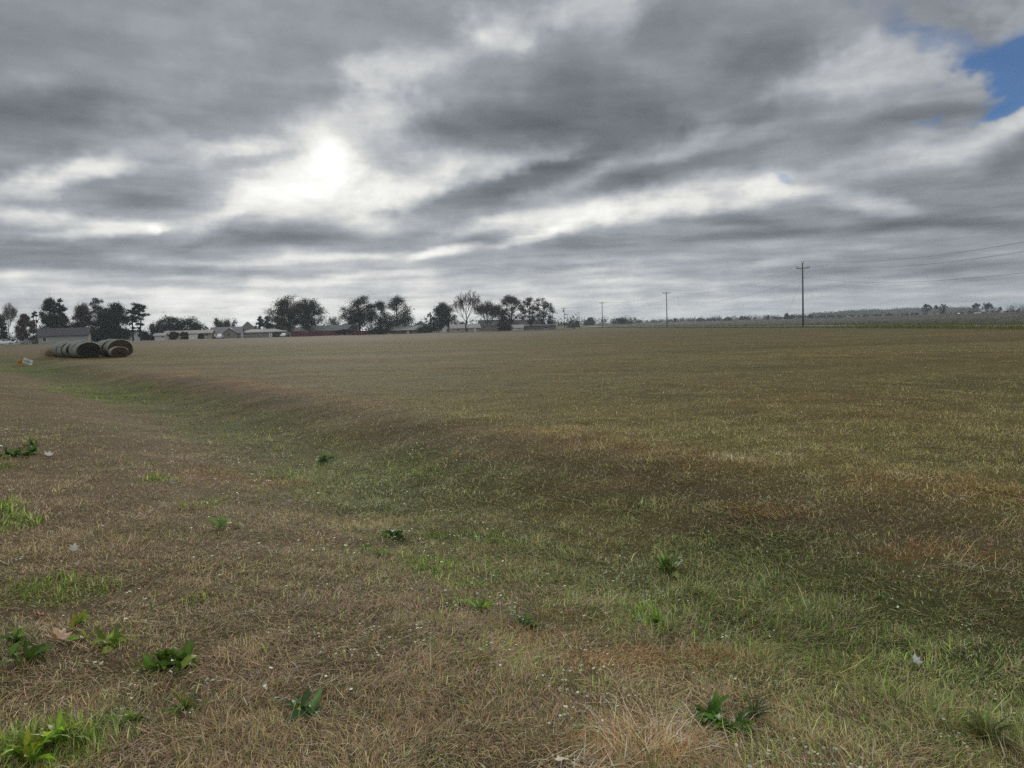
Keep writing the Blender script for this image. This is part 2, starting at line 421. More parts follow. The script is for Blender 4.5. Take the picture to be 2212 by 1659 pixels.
# patches of vegetation, each an ellipse on the ground: centre and two half axes
def patch(px, py, rx, ry, amt, kind):
    c = ground_at(px, py)[:2]
    a = ground_at(px + rx, py)[:2] - c
    b = (ground_at(px, py + ry)[:2] - ground_at(px, py - ry)[:2]) / 2
    return (c, np.linalg.inv(np.stack([a, b], 1)), amt, kind)
PATCHES = [patch(*p) for p in [
  (10, 1110, 75, 36, 1.0, 'bright'), (20, 1006, 70, 13, .9, 'bright'), (230, 852, 150, 20, .9, 'bright'), (60, 800, 110, 9, .8, 'bright'), (320, 1031, 52, 9, .95, 'bright'),
  (430, 1085, 60, 14, .45, 'bright'), (130, 1265, 110, 40, .55, 'bright'), (60, 1370, 90, 40, .5, 'green'), (110, 1600, 150, 60, .8, 'bright'), (270, 1560, 90, 50, .7, 'green'), (10, 1620, 60, 60, .7, 'bright'),
  (20, 1225, 60, 25, .4, 'green'), (410, 1300, 36, 9, .8, 'bright'), (900, 1220, 90, 16, .5, 'bright'), (1030, 1300, 40, 18, .8, 'bright'), (980, 1255, 50, 14, .6, 'bright'),
  (1130, 1340, 45, 16, .8, 'green'), (1420, 1345, 40, 26, .6, 'bright'), (1190, 1190, 120, 22, .8, 'green'), (820, 1085, 130, 22, .6, 'green'), (1010, 1165, 90, 14, .7, 'bright'),
  (1350, 1235, 110, 24, .6, 'green'), (1550, 1190, 150, 26, .5, 'green'), (1750, 1245, 180, 34, .5, 'green'), (1900, 1330, 160, 40, .5, 'green'), (2120, 1440, 120, 60, .6, 'green'), (1740, 1320, 60, 18, .6, 'green'),
  (1690, 970, 120, 14, .5, 'green'), (1890, 965, 90, 10, .5, 'green'), (1520, 945, 140, 20, .3, 'green'), (2080, 1010, 90, 16, .4, 'green'), (2170, 1110, 70, 30, .4, 'green'),
  (1900, 1600, 100, 30, .35, 'green'), (1700, 1640, 110, 24, .45, 'green'), (2150, 1590, 90, 40, .45, 'olive'), (1900, 1480, 160, 30, .35, 'olive'), (1480, 1390, 140, 30, .5, 'dead'), (1640, 1480, 130, 26, .4, 'dead'), (1880, 1560, 110, 26, .5, 'dead'), (1250, 1530, 160, 40, .4, 'dead'), (1150, 1270, 130, 22, .5, 'dead'), (2120, 1520, 80, 26, .4, 'dead'), (1330, 1290, 90, 20, .45, 'dead'), (1250, 1480, 60, 30, .3, 'green'),
  (1560, 1450, 120, 30, .25, 'olive'), (950, 1650, 90, 20, .5, 'green'), (730, 760, 260, 8, .35, 'green'), (450, 770, 160, 8, .3, 'green'),
  (430, 1030, 150, 20, .55, 'rust'), (540, 1045, 90, 14, .7, 'rust'), (1320, 1425, 130, 36, .7, 'rust'), (1420, 1600, 200, 60, .6, 'rust'), (1500, 1430, 90, 20, .5, 'rust'), (1980, 1580, 60, 20, .3, 'rust'),
  (1120, 1380, 120, 30, .2, 'rust'), (640, 1170, 60, 10, .5, 'rust'), (780, 1130, 90, 10, .4, 'rust'), (1650, 1105, 170, 18, .7, 'rust'), (2000, 1190, 190, 24, .8, 'rust'), (1350, 1040, 150, 12, .6, 'rust'), (1100, 975, 130, 10, .5, 'rust'), (1230, 1330, 60, 16, .4, 'rust'), (1820, 870, 330, 40, .28, 'rust'), (1550, 830, 220, 20, .22, 'rust'),
  (1200, 955, 26, 4, 1.0, 'straw'), (1560, 990, 70, 7, .9, 'straw'), (1440, 975, 50, 5, .7, 'straw'), (1950, 1040, 70, 9, 1.0, 'straw'), (2040, 1082, 60, 8, 1.0, 'straw'), (1730, 985, 60, 5, .7, 'straw'), (2080, 1232, 80, 12, .9, 'straw'),
  (1450, 1590, 170, 50, .4, 'straw'), (1250, 1640, 120, 24, .4, 'straw'), (1270, 975, 60, 5, .5, 'straw'), (1150, 930, 60, 4, .4, 'straw'),
  (850, 1300, 300, 60, .55, 'dead'), (700, 1430, 350, 70, .4, 'dead'), (1000, 1330, 160, 60, .5, 'dead'), (1600, 1130, 330, 22, .55, 'dead'), (1900, 1180, 260, 22, .5, 'dead'), (1300, 1060, 260, 18, .5, 'dead'), (1010, 990, 160, 12, .4, 'dead'),
  (480, 1000, 150, 14, .3, 'dead'), (400, 1180, 260, 20, .25, 'dead'),
]]
def patch_w(x, y, kind, warp=.35):
    wx = (fbm(x, y, .9, 3, 31) - .5) * 1.3; wy = (fbm(x, y, .9, 3, 47) - .5) * 1.3
    r0 = np.hypot(x, y); sc = np.clip(r0 / 9, .35, 4)
    X, Y = x + wx * sc * .7, y + wy * sc * .7
    w = np.zeros(np.shape(x))
    for c, Mi, amt, k in PATCHES:
        if k != kind: continue
        dx, dy = X - c[0], Y - c[1]
        u = Mi[0, 0] * dx + Mi[0, 1] * dy; v = Mi[1, 0] * dx + Mi[1, 1] * dy
        w = np.maximum(w, amt * (1 - sstep(.45, 1.15, np.hypot(u, v))))
    return w

def weights(x, y):
    """share of each kind of plant at a ground point"""
    x = np.asarray(x, float); y = np.asarray(y, float)
    s = ditch_s(x, y); r = np.hypot(x, y)
    g1 = fbm(x, y, 2.6, 4, 61); g2 = fbm(x, y, 9.0, 3, 71); g3 = fbm(x, y, 26., 3, 83)
    floor_ = np.exp(-(np.abs(s - .1) / np.where(s < .1, 1.25, 1.5)) ** 3) * (.75 + .25 * (r > 14))
    W = {}
    W['bright'] = patch_w(x, y, 'bright') + .10 * floor_ * sstep(.55, .75, g1) + .05 * sstep(.5, .75, g1) * (s < 0)
    W['green'] = patch_w(x, y, 'green') * .9 + floor_ * (.45 + .8 * sstep(.35, .7, g1)) + .13 * sstep(.45, .75, g2) * (s > 1) + .05 * sstep(.45, .75, g2) + .07 * (s < -1.5) * sstep(.45, .7, g1)
    W['olive'] = patch_w(x, y, 'olive') + .12 * (s > 3) + .48 * sstep(.35, .65, g3) * (s > 2) + .07 * (s < 0) * sstep(.4, .7, g2) + .3 * floor_
    W['rust'] = patch_w(x, y, 'rust') + 1.0 * np.exp(-((s - 3.0) / .65) ** 2) * sstep(.3, .6, g1) * (r < 40) + .30 * sstep(.55, .78, g2) * (s > 3) * (r < 90)
    W['straw'] = patch_w(x, y, 'straw')
    W['dead'] = patch_w(x, y, 'dead') + .65 * np.exp(-((s - 2.1) / .55) ** 2) * (r < 40) + .07 + .16 * (s < -1.8) * (r < 25)
    W['dry'] = .62 - .25 * floor_
    return W
KINDS = ['dry', 'bright', 'green', 'olive', 'rust', 'straw', 'dead']
HUE = {'dry': (.222, .176, .096), 'bright': (.118, .180, .034), 'green': (.112, .140, .056), 'olive': (.172, .162, .058),
       'rust': (.265, .158, .068), 'straw': (.42, .34, .21), 'dead': (.185, .136, .098)}

# ------------------------------------------------------------------ materials
def principled(name, col, rough=.85, spec=.2, metal=0.0):
    m = bpy.data.materials.new(name); m.use_nodes = True
    b = m.node_tree.nodes["Principled BSDF"]
    b.inputs["Base Color"].default_value = (*col, 1)
    b.inputs["Roughness"].default_value = rough
    b.inputs["Specular IOR Level"].default_value = spec
    b.inputs["Metallic"].default_value = metal
    return m

def mottled(name, col, var=.25, scale=3.0, rough=.85, spec=.2, stretch=(1, 1, 1), bump=0.0):
    """a colour with real unevenness of tone"""
    m = principled(name, col, rough, spec); nt = m.node_tree
    b = nt.nodes["Principled BSDF"]
    tc = nn(nt, "ShaderNodeTexCoord")
    mp = nn(nt, "ShaderNodeMapping"); mp.inputs["Scale"].default_value = stretch
    link(nt, tc.outputs["Object"], mp.inputs[0])
    n = noise(nt, mp.outputs[0], scale, 5.0, .6)
    mr = nn(nt, "ShaderNodeMapRange"); link(nt, n, mr.inputs["Value"])
    mr.inputs["From Min"].default_value = .25; mr.inputs["From Max"].default_value = .75
    mr.inputs["To Min"].default_value = 1 - var; mr.inputs["To Max"].default_value = 1 + var
    sc = nn(nt, "ShaderNodeVectorMath", operation="SCALE"); sc.inputs[0].default_value = col
    link(nt, mr.outputs[0], sc.inputs["Scale"]); link(nt, sc.outputs[0], b.inputs["Base Color"])
    if bump:
        bp = nn(nt, "ShaderNodeBump"); bp.inputs["Strength"].default_value = bump
        link(nt, n, bp.inputs["Height"]); link(nt, bp.outputs[0], b.inputs["Normal"])
    return m

def leafy(name, transl=.3, attr="hue", spec=.12, rough=.6, col=None, mul=1.0):
    """thin leaves and blades: their own hue, some light coming through"""
    m = bpy.data.materials.new(name); m.use_nodes = True; nt = m.node_tree
    nt.nodes.clear()
    if col is None:
        a = nn(nt, "ShaderNodeAttribute", attribute_name=attr); src = a.outputs["Color"]
    else:
        c = nn(nt, "ShaderNodeRGB"); c.outputs[0].default_value = (*col, 1); src = c.outputs[0]
    p = nn(nt, "ShaderNodeBsdfPrincipled"); p.inputs["Roughness"].default_value = rough; p.inputs["Specular IOR Level"].default_value = spec
    t = nn(nt, "ShaderNodeBsdfTranslucent")
    link(nt, src, p.inputs["Base Color"]); link(nt, src, t.inputs["Color"])
    mx = nn(nt, "ShaderNodeMixShader"); mx.inputs[0].default_value = transl
    link(nt, p.outputs[0], mx.inputs[1]); link(nt, t.outputs[0], mx.inputs[2])
    o = nn(nt, "ShaderNodeOutputMaterial"); link(nt, mx.outputs[0], o.inputs["Surface"])
    return m

# ------------------------------------------------------------------ the ground sheet
ga = np.concatenate([np.linspace(-math.pi, -R(50), 70, endpoint=False), np.linspace(-R(50), R(50), 420, endpoint=False), np.linspace(R(50), math.pi, 70, endpoint=False)])
gr = np.concatenate([np.linspace(.0, .6, 3)[1:], np.geomspace(.65, 2900, 420)])
A_, R_ = np.meshgrid(ga, gr, indexing='xy')
gx, gy = (np.sin(A_) * R_).ravel(), (np.cos(A_) * R_).ravel()
gz = terrain(gx, gy)
na, nr = len(ga), len(gr)
W = weights(gx, gy)
tot = sum(W.values())
gcol = sum(W[k][:, None] * np.array(HUE[k])[None] for k in KINDS) / tot[:, None]
gco = np.vstack([np.stack([gx, gy, gz], 1), [[0, 0, tz(0, 0)]]])
gcol = np.vstack([gcol, gcol[:1]])
ii, jj = np.meshgrid(np.arange(nr - 1), np.arange(na), indexing='ij')
jn = (jj + 1) % na
quads = np.stack([ii * na + jj, (ii + 1) * na + jj, (ii + 1) * na + jn, ii * na + jn], -1).reshape(-1, 4)[:, ::-1]
tris = np.stack([np.full(na, len(gco) - 1), np.arange(na), (np.arange(na) + 1) % na], 1)[:, ::-1]
gl = np.concatenate([quads.ravel(), tris.ravel()])
gs = np.concatenate([np.arange(len(quads)) * 4, len(quads) * 4 + np.arange(na) * 3])

m_ground = bpy.data.materials.new("field_turf"); m_ground.use_nodes = True
nt = m_ground.node_tree; b = nt.nodes["Principled BSDF"]
b.inputs["Roughness"].default_value = .95; b.inputs["Specular IOR Level"].default_value = .05
tc = nn(nt, "ShaderNodeTexCoord"); at_ = nn(nt, "ShaderNodeAttribute", attribute_name="hue")
nA = noise(nt, tc.outputs["Object"], .35, 4, .6); nB = noise(nt, tc.outputs["Object"], 2.2, 5, .65); nC = noise(nt, tc.outputs["Object"], 14.0, 4, .7)
f = mathn(nt, "MULTIPLY_ADD", nA, .9, .05)
f = mathn(nt, "ADD", f, mathn(nt, "MULTIPLY", nB, .7))
f = mathn(nt, "ADD", f, mathn(nt, "MULTIPLY", nC, .6))
f = mathn(nt, "MULTIPLY", mathn(nt, "SUBTRACT", f, .26), 1.02)
# windrow lines left by the mower, running along the field
mp = nn(nt, "ShaderNodeMapping"); mp.inputs["Rotation"].default_value = (0, 0, R(9)); mp.inputs["Scale"].default_value = (.012, .16, .2)
link(nt, tc.outputs["Object"], mp.inputs[0])
nW = noise(nt, mp.outputs[0], 1.0, 5, .65)
f = mathn(nt, "MULTIPLY", f, mathn(nt, "MULTIPLY_ADD", nW, .8, .12))
sc = nn(nt, "ShaderNodeVectorMath", operation="SCALE")
hue2 = nn(nt, "ShaderNodeMixRGB", blend_type="MULTIPLY"); hue2.inputs[2].default_value = (1.22, .93, .72, 1)
mr = nn(nt, "ShaderNodeMapRange"); link(nt, noise(nt, tc.outputs["Object"], .09, 4, .6), mr.inputs["Value"]); mr.inputs["From Min"].default_value = .45; mr.inputs["From Max"].default_value = .7; mr.inputs["To Max"].default_value = .55
link(nt, mr.outputs[0], hue2.inputs[0]); link(nt, at_.outputs["Color"], hue2.inputs[1])
link(nt, hue2.outputs[0], sc.inputs[0]); link(nt, f, sc.inputs["Scale"])
link(nt, sc.outputs[0], b.inputs["Base Color"])
bp = nn(nt, "ShaderNodeBump"); bp.inputs["Strength"].default_value = .6; bp.inputs["Distance"].default_value = .08
link(nt, nB, bp.inputs["Height"]); link(nt, bp.outputs[0], b.inputs["Normal"])
ground = fast_mesh("ground", gco, gl, gs, m_ground, gcol, smooth=True)
tag(ground, "mown hay field of tan dry grass with a shallow grassy ditch", "field", kind="structure")

# gravel road along the poles, and the ploughed ground beyond it
def strip(name, xs_of_y, ys, lift, mat, label, cat):
    v, fcs = [], []
    n = None
    for y in ys:
        xs = xs_of_y(y); n = len(xs)
        z = terrain(np.array(xs), np.full(n, y), False)
        for x, zz, l in zip(xs, z, lift if isinstance(lift, (list, tuple)) else [lift] * n): v.append((x, y, zz + l))
    for i in range(len(ys) - 1):
        for k in range(n - 1):
            fcs.append((i * n + k, i * n + k + 1, (i + 1) * n + k + 1, (i + 1) * n + k))
    o = mesh_obj(name, v, fcs, mat, smooth=True)
    return tag(o, label, cat, kind="structure")
def road_x(y):
    return 58.0 - 5.0 * sstep(120, 420, y)
m_gravel = mottled("pale_gravel", (.22, .208, .185), .25, 1.2)
strip("gravel_road", lambda y: [road_x(y) - 3.6, road_x(y) - 2.1, road_x(y) - 1.8, road_x(y) + 1.8, road_x(y) + 2.1, road_x(y) + 3.6], np.concatenate([np.linspace(-60, 40, 8), np.geomspace(45, 900, 90)]),
      [-.15, .08, .12, .12, .08, -.15], m_gravel, "pale gravel road running past the power poles", "road")
m_plough = mottled("ploughed_soil", (.085, .078, .066), .35, .25, stretch=(1, .25, 1))
strip("ploughed_field", lambda y: list(road_x(y) + 5.5 + np.concatenate([[0, 2, 6], np.geomspace(12, 900, 40)])), np.concatenate([np.linspace(-40, 40, 6), np.geomspace(45, 700, 90)]),
      .07, m_plough, "dull grey-brown ploughed field beyond the gravel road", "field")

# ================================================================== grass: many thousand blades
def scatter(n, r0, r1, power, half):
    """points in a wedge ahead of the camera, denser near it"""
    u = rng.random(n); e = 2 - power
    r = (r0 ** e + u * (r1 ** e - r0 ** e)) ** (1 / e)
    a = (rng.random(n) * 2 - 1) * half
    return np.sin(a) * r, np.cos(a) * r, r

def blades(x, y, z, length, width, lean, azim, curl, hue, wob):
    """each blade: two segments, pointed"""
    n = len(x)
    ux, uy = np.cos(azim), np.sin(azim)
    wa = azim + math.pi / 2 + wob
    wx, wy = np.cos(wa) * width / 2, np.sin(wa) * width / 2
    h1, h2 = np.cos(lean) * length * .55, np.sin(lean) * length * .55
    l2 = np.clip(lean + curl, 0, 1.75)
    mx, my, mz = x + ux * h2, y + uy * h2, z + h1
    tx, ty, tzz = mx + ux * np.sin(l2) * length * .45, my + uy * np.sin(l2) * length * .45, mz + np.cos(l2) * length * .45
    co = np.empty((n, 5, 3), np.float32)
    co[:, 0] = np.stack([x - wx, y - wy, z - .01], 1); co[:, 1] = np.stack([x + wx, y + wy, z - .01], 1)
    co[:, 2] = np.stack([mx + wx * .8, my + wy * .8, mz], 1); co[:, 3] = np.stack([mx - wx * .8, my - wy * .8, mz], 1)
    co[:, 4] = np.stack([tx, ty, tzz], 1)
    bi = (np.arange(n) * 5)[:, None]
    q4 = bi + np.array([0, 1, 2, 3]); t3 = bi + np.array([3, 2, 4])
    loops = np.concatenate([q4, t3], 1).ravel()
    st = np.empty((n, 2), np.int64); st[:, 0] = np.arange(n) * 7; st[:, 1] = np.arange(n) * 7 + 4
    return co.reshape(-1, 3), loops, st.ravel(), np.repeat(hue, 5, 0)

N = 1800000
x, y, r = scatter(N, 1.9, 150, 1.74, R(40))
s = ditch_s(x, y)
W = weights(x, y)
P = np.stack([W[k] for k in KINDS], 1); P /= P.sum(1, keepdims=True)
kidx = (rng.random(N)[:, None] > np.cumsum(P, 1)).sum(1).clip(0, len(KINDS) - 1)
# thin, worn places
bare = fbm(x, y, .5, 3, 101)
keep = rng.random(N) < np.where(r < 30, sstep(.16, .40, bare) * .5 + .5, 1) * (1 - .75 * sstep(60, 148, r)) * (x < road_x(y) - 4)
x, y, r, s, kidx = x[keep], y[keep], r[keep], s[keep], kidx[keep]
z = terrain(x, y); N = len(x)
LEN = np.array([.034, .048, .041, .046, .052, .085, .030])[kidx]
LEAN = np.array([1.18, .75, 1.0, .95, 1.26, 1.45, 1.25])[kidx]
WID = np.array([.0023, .0042, .0028, .0026, .0022, .0027, .0023])[kidx]
clump = fbm(x, y, .22, 2, 131)
length = LEN * np.exp(rng.normal(0, .38, N)) * (.65 + .8 * clump) * (1 + .5 * np.exp(-((s) / 1.6) ** 2) * (clump > .45)) 
width = WID * .9 * (1 + r / 7.5) * np.exp(rng.normal(0, .25, N))
LEAN = LEAN + (1.28 - LEAN) * sstep(7, 30, r) * .8
lean = np.clip(rng.normal(LEAN, .38), .02, 1.52)
flow = fbm(x, y, .6, 2, 151) * 4 * math.pi
azim = flow + rng.normal(0, 1.2, N)
hue = np.array([HUE[k] for k in KINDS])[kidx]
thatch = (rng.random(N) < .20 * (1 - sstep(8, 18, r))) & (kidx != 1)
lean = np.where(thatch, rng.uniform(1.3, 1.54, N), lean); length = np.where(thatch, length * 1.75, length); z = z + thatch * rng.uniform(.004, .028, N)
mound = sstep(.55, .75, fbm(x, y, .55, 3, 221)) * (1 - sstep(14, 30, r))
length = length * (.85 + .75 * mound)
streak = fbm(x * .16 + y * .03, y, 1.6, 3, 181) * .6 + fbm(x * .10, y, 5.0, 3, 191) * .5
tone = np.exp(rng.normal(0, 1, N) * (.46 - .26 * sstep(8, 40, r)))[:, None] * ((.70 + .6 * fbm(x, y, .8, 3, 171)) * (1 + (streak * 1.75 - .95) * sstep(8, 40, r) * .8))[:, None]
near_side = (1 - sstep(-2.2, -1.2, s)) * (1 - sstep(14, 30, r))
hue = hue * (1 + near_side[:, None] * np.array([.06, -.01, .05]))
hue = hue * tone * (2.0 - .26 * sstep(4, 26, r) - .24 * sstep(22, 90, r))[:, None]
hue = hue * (1 + rng.normal(0, .07, (N, 3)))
pale = rng.random(N) < .05 * (1 - .8 * sstep(6, 25, r))
hue[pale] = np.array([.52, .44, .31]) * np.exp(rng.normal(0, .2, pale.sum()))[:, None]
length[pale] *= 1.35
far = sstep(30, 80, r)[:, None]
hue = np.clip(hue, .004, .8)
m_grass = leafy("grass_blades", .30, spec=.06, rough=.7)
co, lo, st, cl = blades(x, y, z, length, width, lean, azim, rng.normal(.35, .55, N), hue, rng.normal(0, .5, N))
o = fast_mesh("grass", co, lo, st, m_grass, cl)
tag(o, "short tan, green and rust coloured grass covering the mown field", "grass", kind="stuff")

# loose pale straw lying on top
NS = 15000
x, y, r = scatter(NS, 1.8, 30, 1.5, R(42))
w = weights(x, y)
keep = rng.random(NS) < np.clip(w['straw'] * .9 + w['rust'] * .22 + .02 * (ditch_s(x, y) < -1) + .03 * (r < 6), 0, 1)
x, y, r = x[keep], y[keep], r[keep]; NS = len(x)
z = terrain(x, y) + .015 + rng.random(NS) * .03
L = rng.uniform(.07, .24, NS)
hue = np.array([.50, .40, .25]) * np.exp(rng.normal(0, .28, NS))[:, None]
rst = rng.random(NS) < .35; hue[rst] *= np.array([.85, .70, .50])
co, lo, st, cl = blades(x, y, z, L,   .0024 * (1 + r / 9), np.clip(rng.normal(1.45, .10, NS), .3, 1.56), rng.random(NS) * 6.283, rng.normal(.1, .12, NS), np.clip(hue, .01, .8), rng.normal(0, .3, NS))
o = fast_mesh("straw", co, lo, st, m_grass, cl)
tag(o, "long pale stalks of loose straw lying on the grass", "straw", kind="stuff")

# low clover with small pale round leaves
NC = 42000
x, y, r = scatter(NC, 1.9, 19, 1.25, R(42))
sd = ditch_s(x, y); w = weights(x, y)
den = np.clip(.75 * np.exp(-((sd + .3) / 1.6) ** 2) + .30 * (sd < -2) + .25 * w['bright'], 0, 1) * sstep(.47, .58, fbm(x, y, .6, 3, 201)) * sstep(.54, .62, fbm(x, y, .16, 2, 211))
keep = rng.random(NC) < den * 1.6
x, y, r = x[keep], y[keep], r[keep]; NC = len(x)
z = terrain(x, y) + .035 + rng.random(NC) * .03
rad = .0056 * (1 + r / 16) * np.exp(rng.normal(0, .2, NC))
k = np.arange(7) * 2 * math.pi / 7
tiltx, tilty = rng.normal(0, .22, NC), rng.normal(0, .22, NC)
cx = np.cos(k)[None] * rad[:, None]; cy = np.sin(k)[None] * rad[:, None]
co = np.stack([x[:, None] + cx, y[:, None] + cy, z[:, None] + cx * tiltx[:, None] + cy * tilty[:, None]], -1).reshape(-1, 3)
hue = np.where(rng.random(NC)[:, None] < .5, np.array([[.46, .52, .40]]), np.array([[.15, .22, .09]])) * np.exp(rng.normal(0, .25, NC))[:, None]
o = fast_mesh("clover", co, np.arange(NC * 7), np.arange(NC) * 7, leafy("clover_leaf", .2, spec=.12, rough=.5), np.repeat(hue, 7, 0))
tag(o, "small pale round clover leaves scattered in the grass", "clover", kind="stuff")

# rough stubble on the ploughed ground
NB = 60000
yy = np.exp(rng.uniform(math.log(70), math.log(600), NB)); xx = road_x(yy) + 6 + np.abs(rng.random(NB)) ** 1.3 * (yy * .78 + 40)
hue = np.where(rng.random(NB)[:, None] < .6, np.array([[.098, .086, .070]]), np.array([[.078, .088, .050]])) * np.exp(rng.normal(0, .35, NB))[:, None]
co, lo, st, cl = blades(xx, yy, terrain(xx, yy, False) + .06, rng.uniform(.12, .32, NB), .05 * (yy / 100), rng.uniform(.2, 1.0, NB), rng.random(NB) * 6.283, rng.normal(.3, .2, NB), hue, rng.normal(0, .5, NB))
o = fast_mesh("stubble", co, lo, st, m_grass, cl)
tag(o, "grey-brown crop stubble on the ploughed field", "stubble", kind="stuff")
# rank green verge between road and hay field
NV = 26000
yy = np.exp(rng.uniform(math.log(40), math.log(420), NV)); xx = road_x(yy) - 4 - rng.random(NV) ** 1.5 * 6
xx = np.where(rng.random(NV) < .25, road_x(yy) + 3.4 + rng.random(NV) * 2.5, xx)
hue = np.array([[.105, .135, .042]]) * np.exp(rng.normal(0, .3, NV))[:, None] * np.array([1.1, 1, 1])
co, lo, st, cl = blades(xx, yy, terrain(xx, yy, False) - .02, rng.uniform(.14, .42, NV) * np.where(yy < 112, 1.9, 1), .03 * (yy / 70), rng.uniform(.1, .9, NV), rng.random(NV) * 6.283, rng.normal(.3, .2, NV), hue, rng.normal(0, .5, NV))
o = fast_mesh("verge_grass", co, lo, st, m_grass, cl)
tag(o, "greener taller grass along the edge of the gravel road", "grass", kind="stuff")

# ================================================================== houses, trees, poles along the far side
_Z = {1: (0, 619.2, 7.315), 2: (273.6, 619.2, 7.315), 3: (561.6, 619.2, 6.144), 4: (892.9, 604.8, 6.144), 5: (1209.7, 547.2, 6.144), 6: (1512.1, 547.2, 6.144), 7: (1843.3, 504.0, 6.0), 8: (1641.7, 619.2, 3.879)}
def zx(k, v): return _Z[k][0] + v / _Z[k][2]
def zy(k, v): return _Z[k][1] + v / _Z[k][2]
def place(px, D):
    p = at_depth(px, 730, D)
    return p[0], p[1], tz(p[0], p[1])
def span(dpx, D, px=None):
    th = math.atan2(at_depth(px, 730, D)[0], D) if px is not None else 0
    return dpx * D * math.cos(th) / FPX

def roofmat(name, col): return mottled(name, col, .22, 1.5, .8, .25, (1, 1, 3))
M = {
 'siding_grey': mottled("siding_grey", (.30, .31, .31), .08, .6), 'siding_tan': mottled("siding_tan", (.36, .31, .25), .1, .6), 'siding_white': mottled("siding_white", (.62, .63, .64), .06, .6),
 'siding_taupe': mottled("siding_taupe", (.22, .20, .185), .1, .6), 'brick': mottled("dark_brick", (.13, .085, .072), .25, 2.0), 'gable_tan': mottled("gable_tan", (.60, .53, .42), .06, .6), 'brick_grey': mottled("grey_brick", (.17, .15, .14), .2, 2.0),
 'roof_dark': roofmat("roof_dark", (.055, .055, .065)), 'roof_grey': roofmat("roof_grey", (.17, .17, .19)), 'roof_light': roofmat("roof_light", (.36, .36, .36)), 'roof_brown': roofmat("roof_brown", (.10, .085, .08)), 'roof_tan': roofmat("roof_tan", (.34, .31, .28)),
 'glass': principled("window_glass", (.02, .025, .03), .08, .5), 'trim': principled("white_trim", (.7, .7, .7), .6), 'door_white': principled("door_white", (.68, .68, .66), .6), 'dark_wood': mottled("dark_wood", (.06, .05, .045), .2),
 'concrete': mottled("pale_concrete", (.52, .50, .46), .15, 1.0), 'red_board': mottled("red_boards", (.095, .027, .029), .3, 2.5, stretch=(6, 6, .4)),
 'red_post': mottled("red_post", (.10, .022, .026), .2), 'metal': principled("galvanised_metal", (.35, .36, .37), .5, .4, .6), 'blue_siding': mottled("blue_white_siding", (.50, .56, .60), .06),
 'teal': mottled("teal_board", (.06, .13, .13), .15),
}
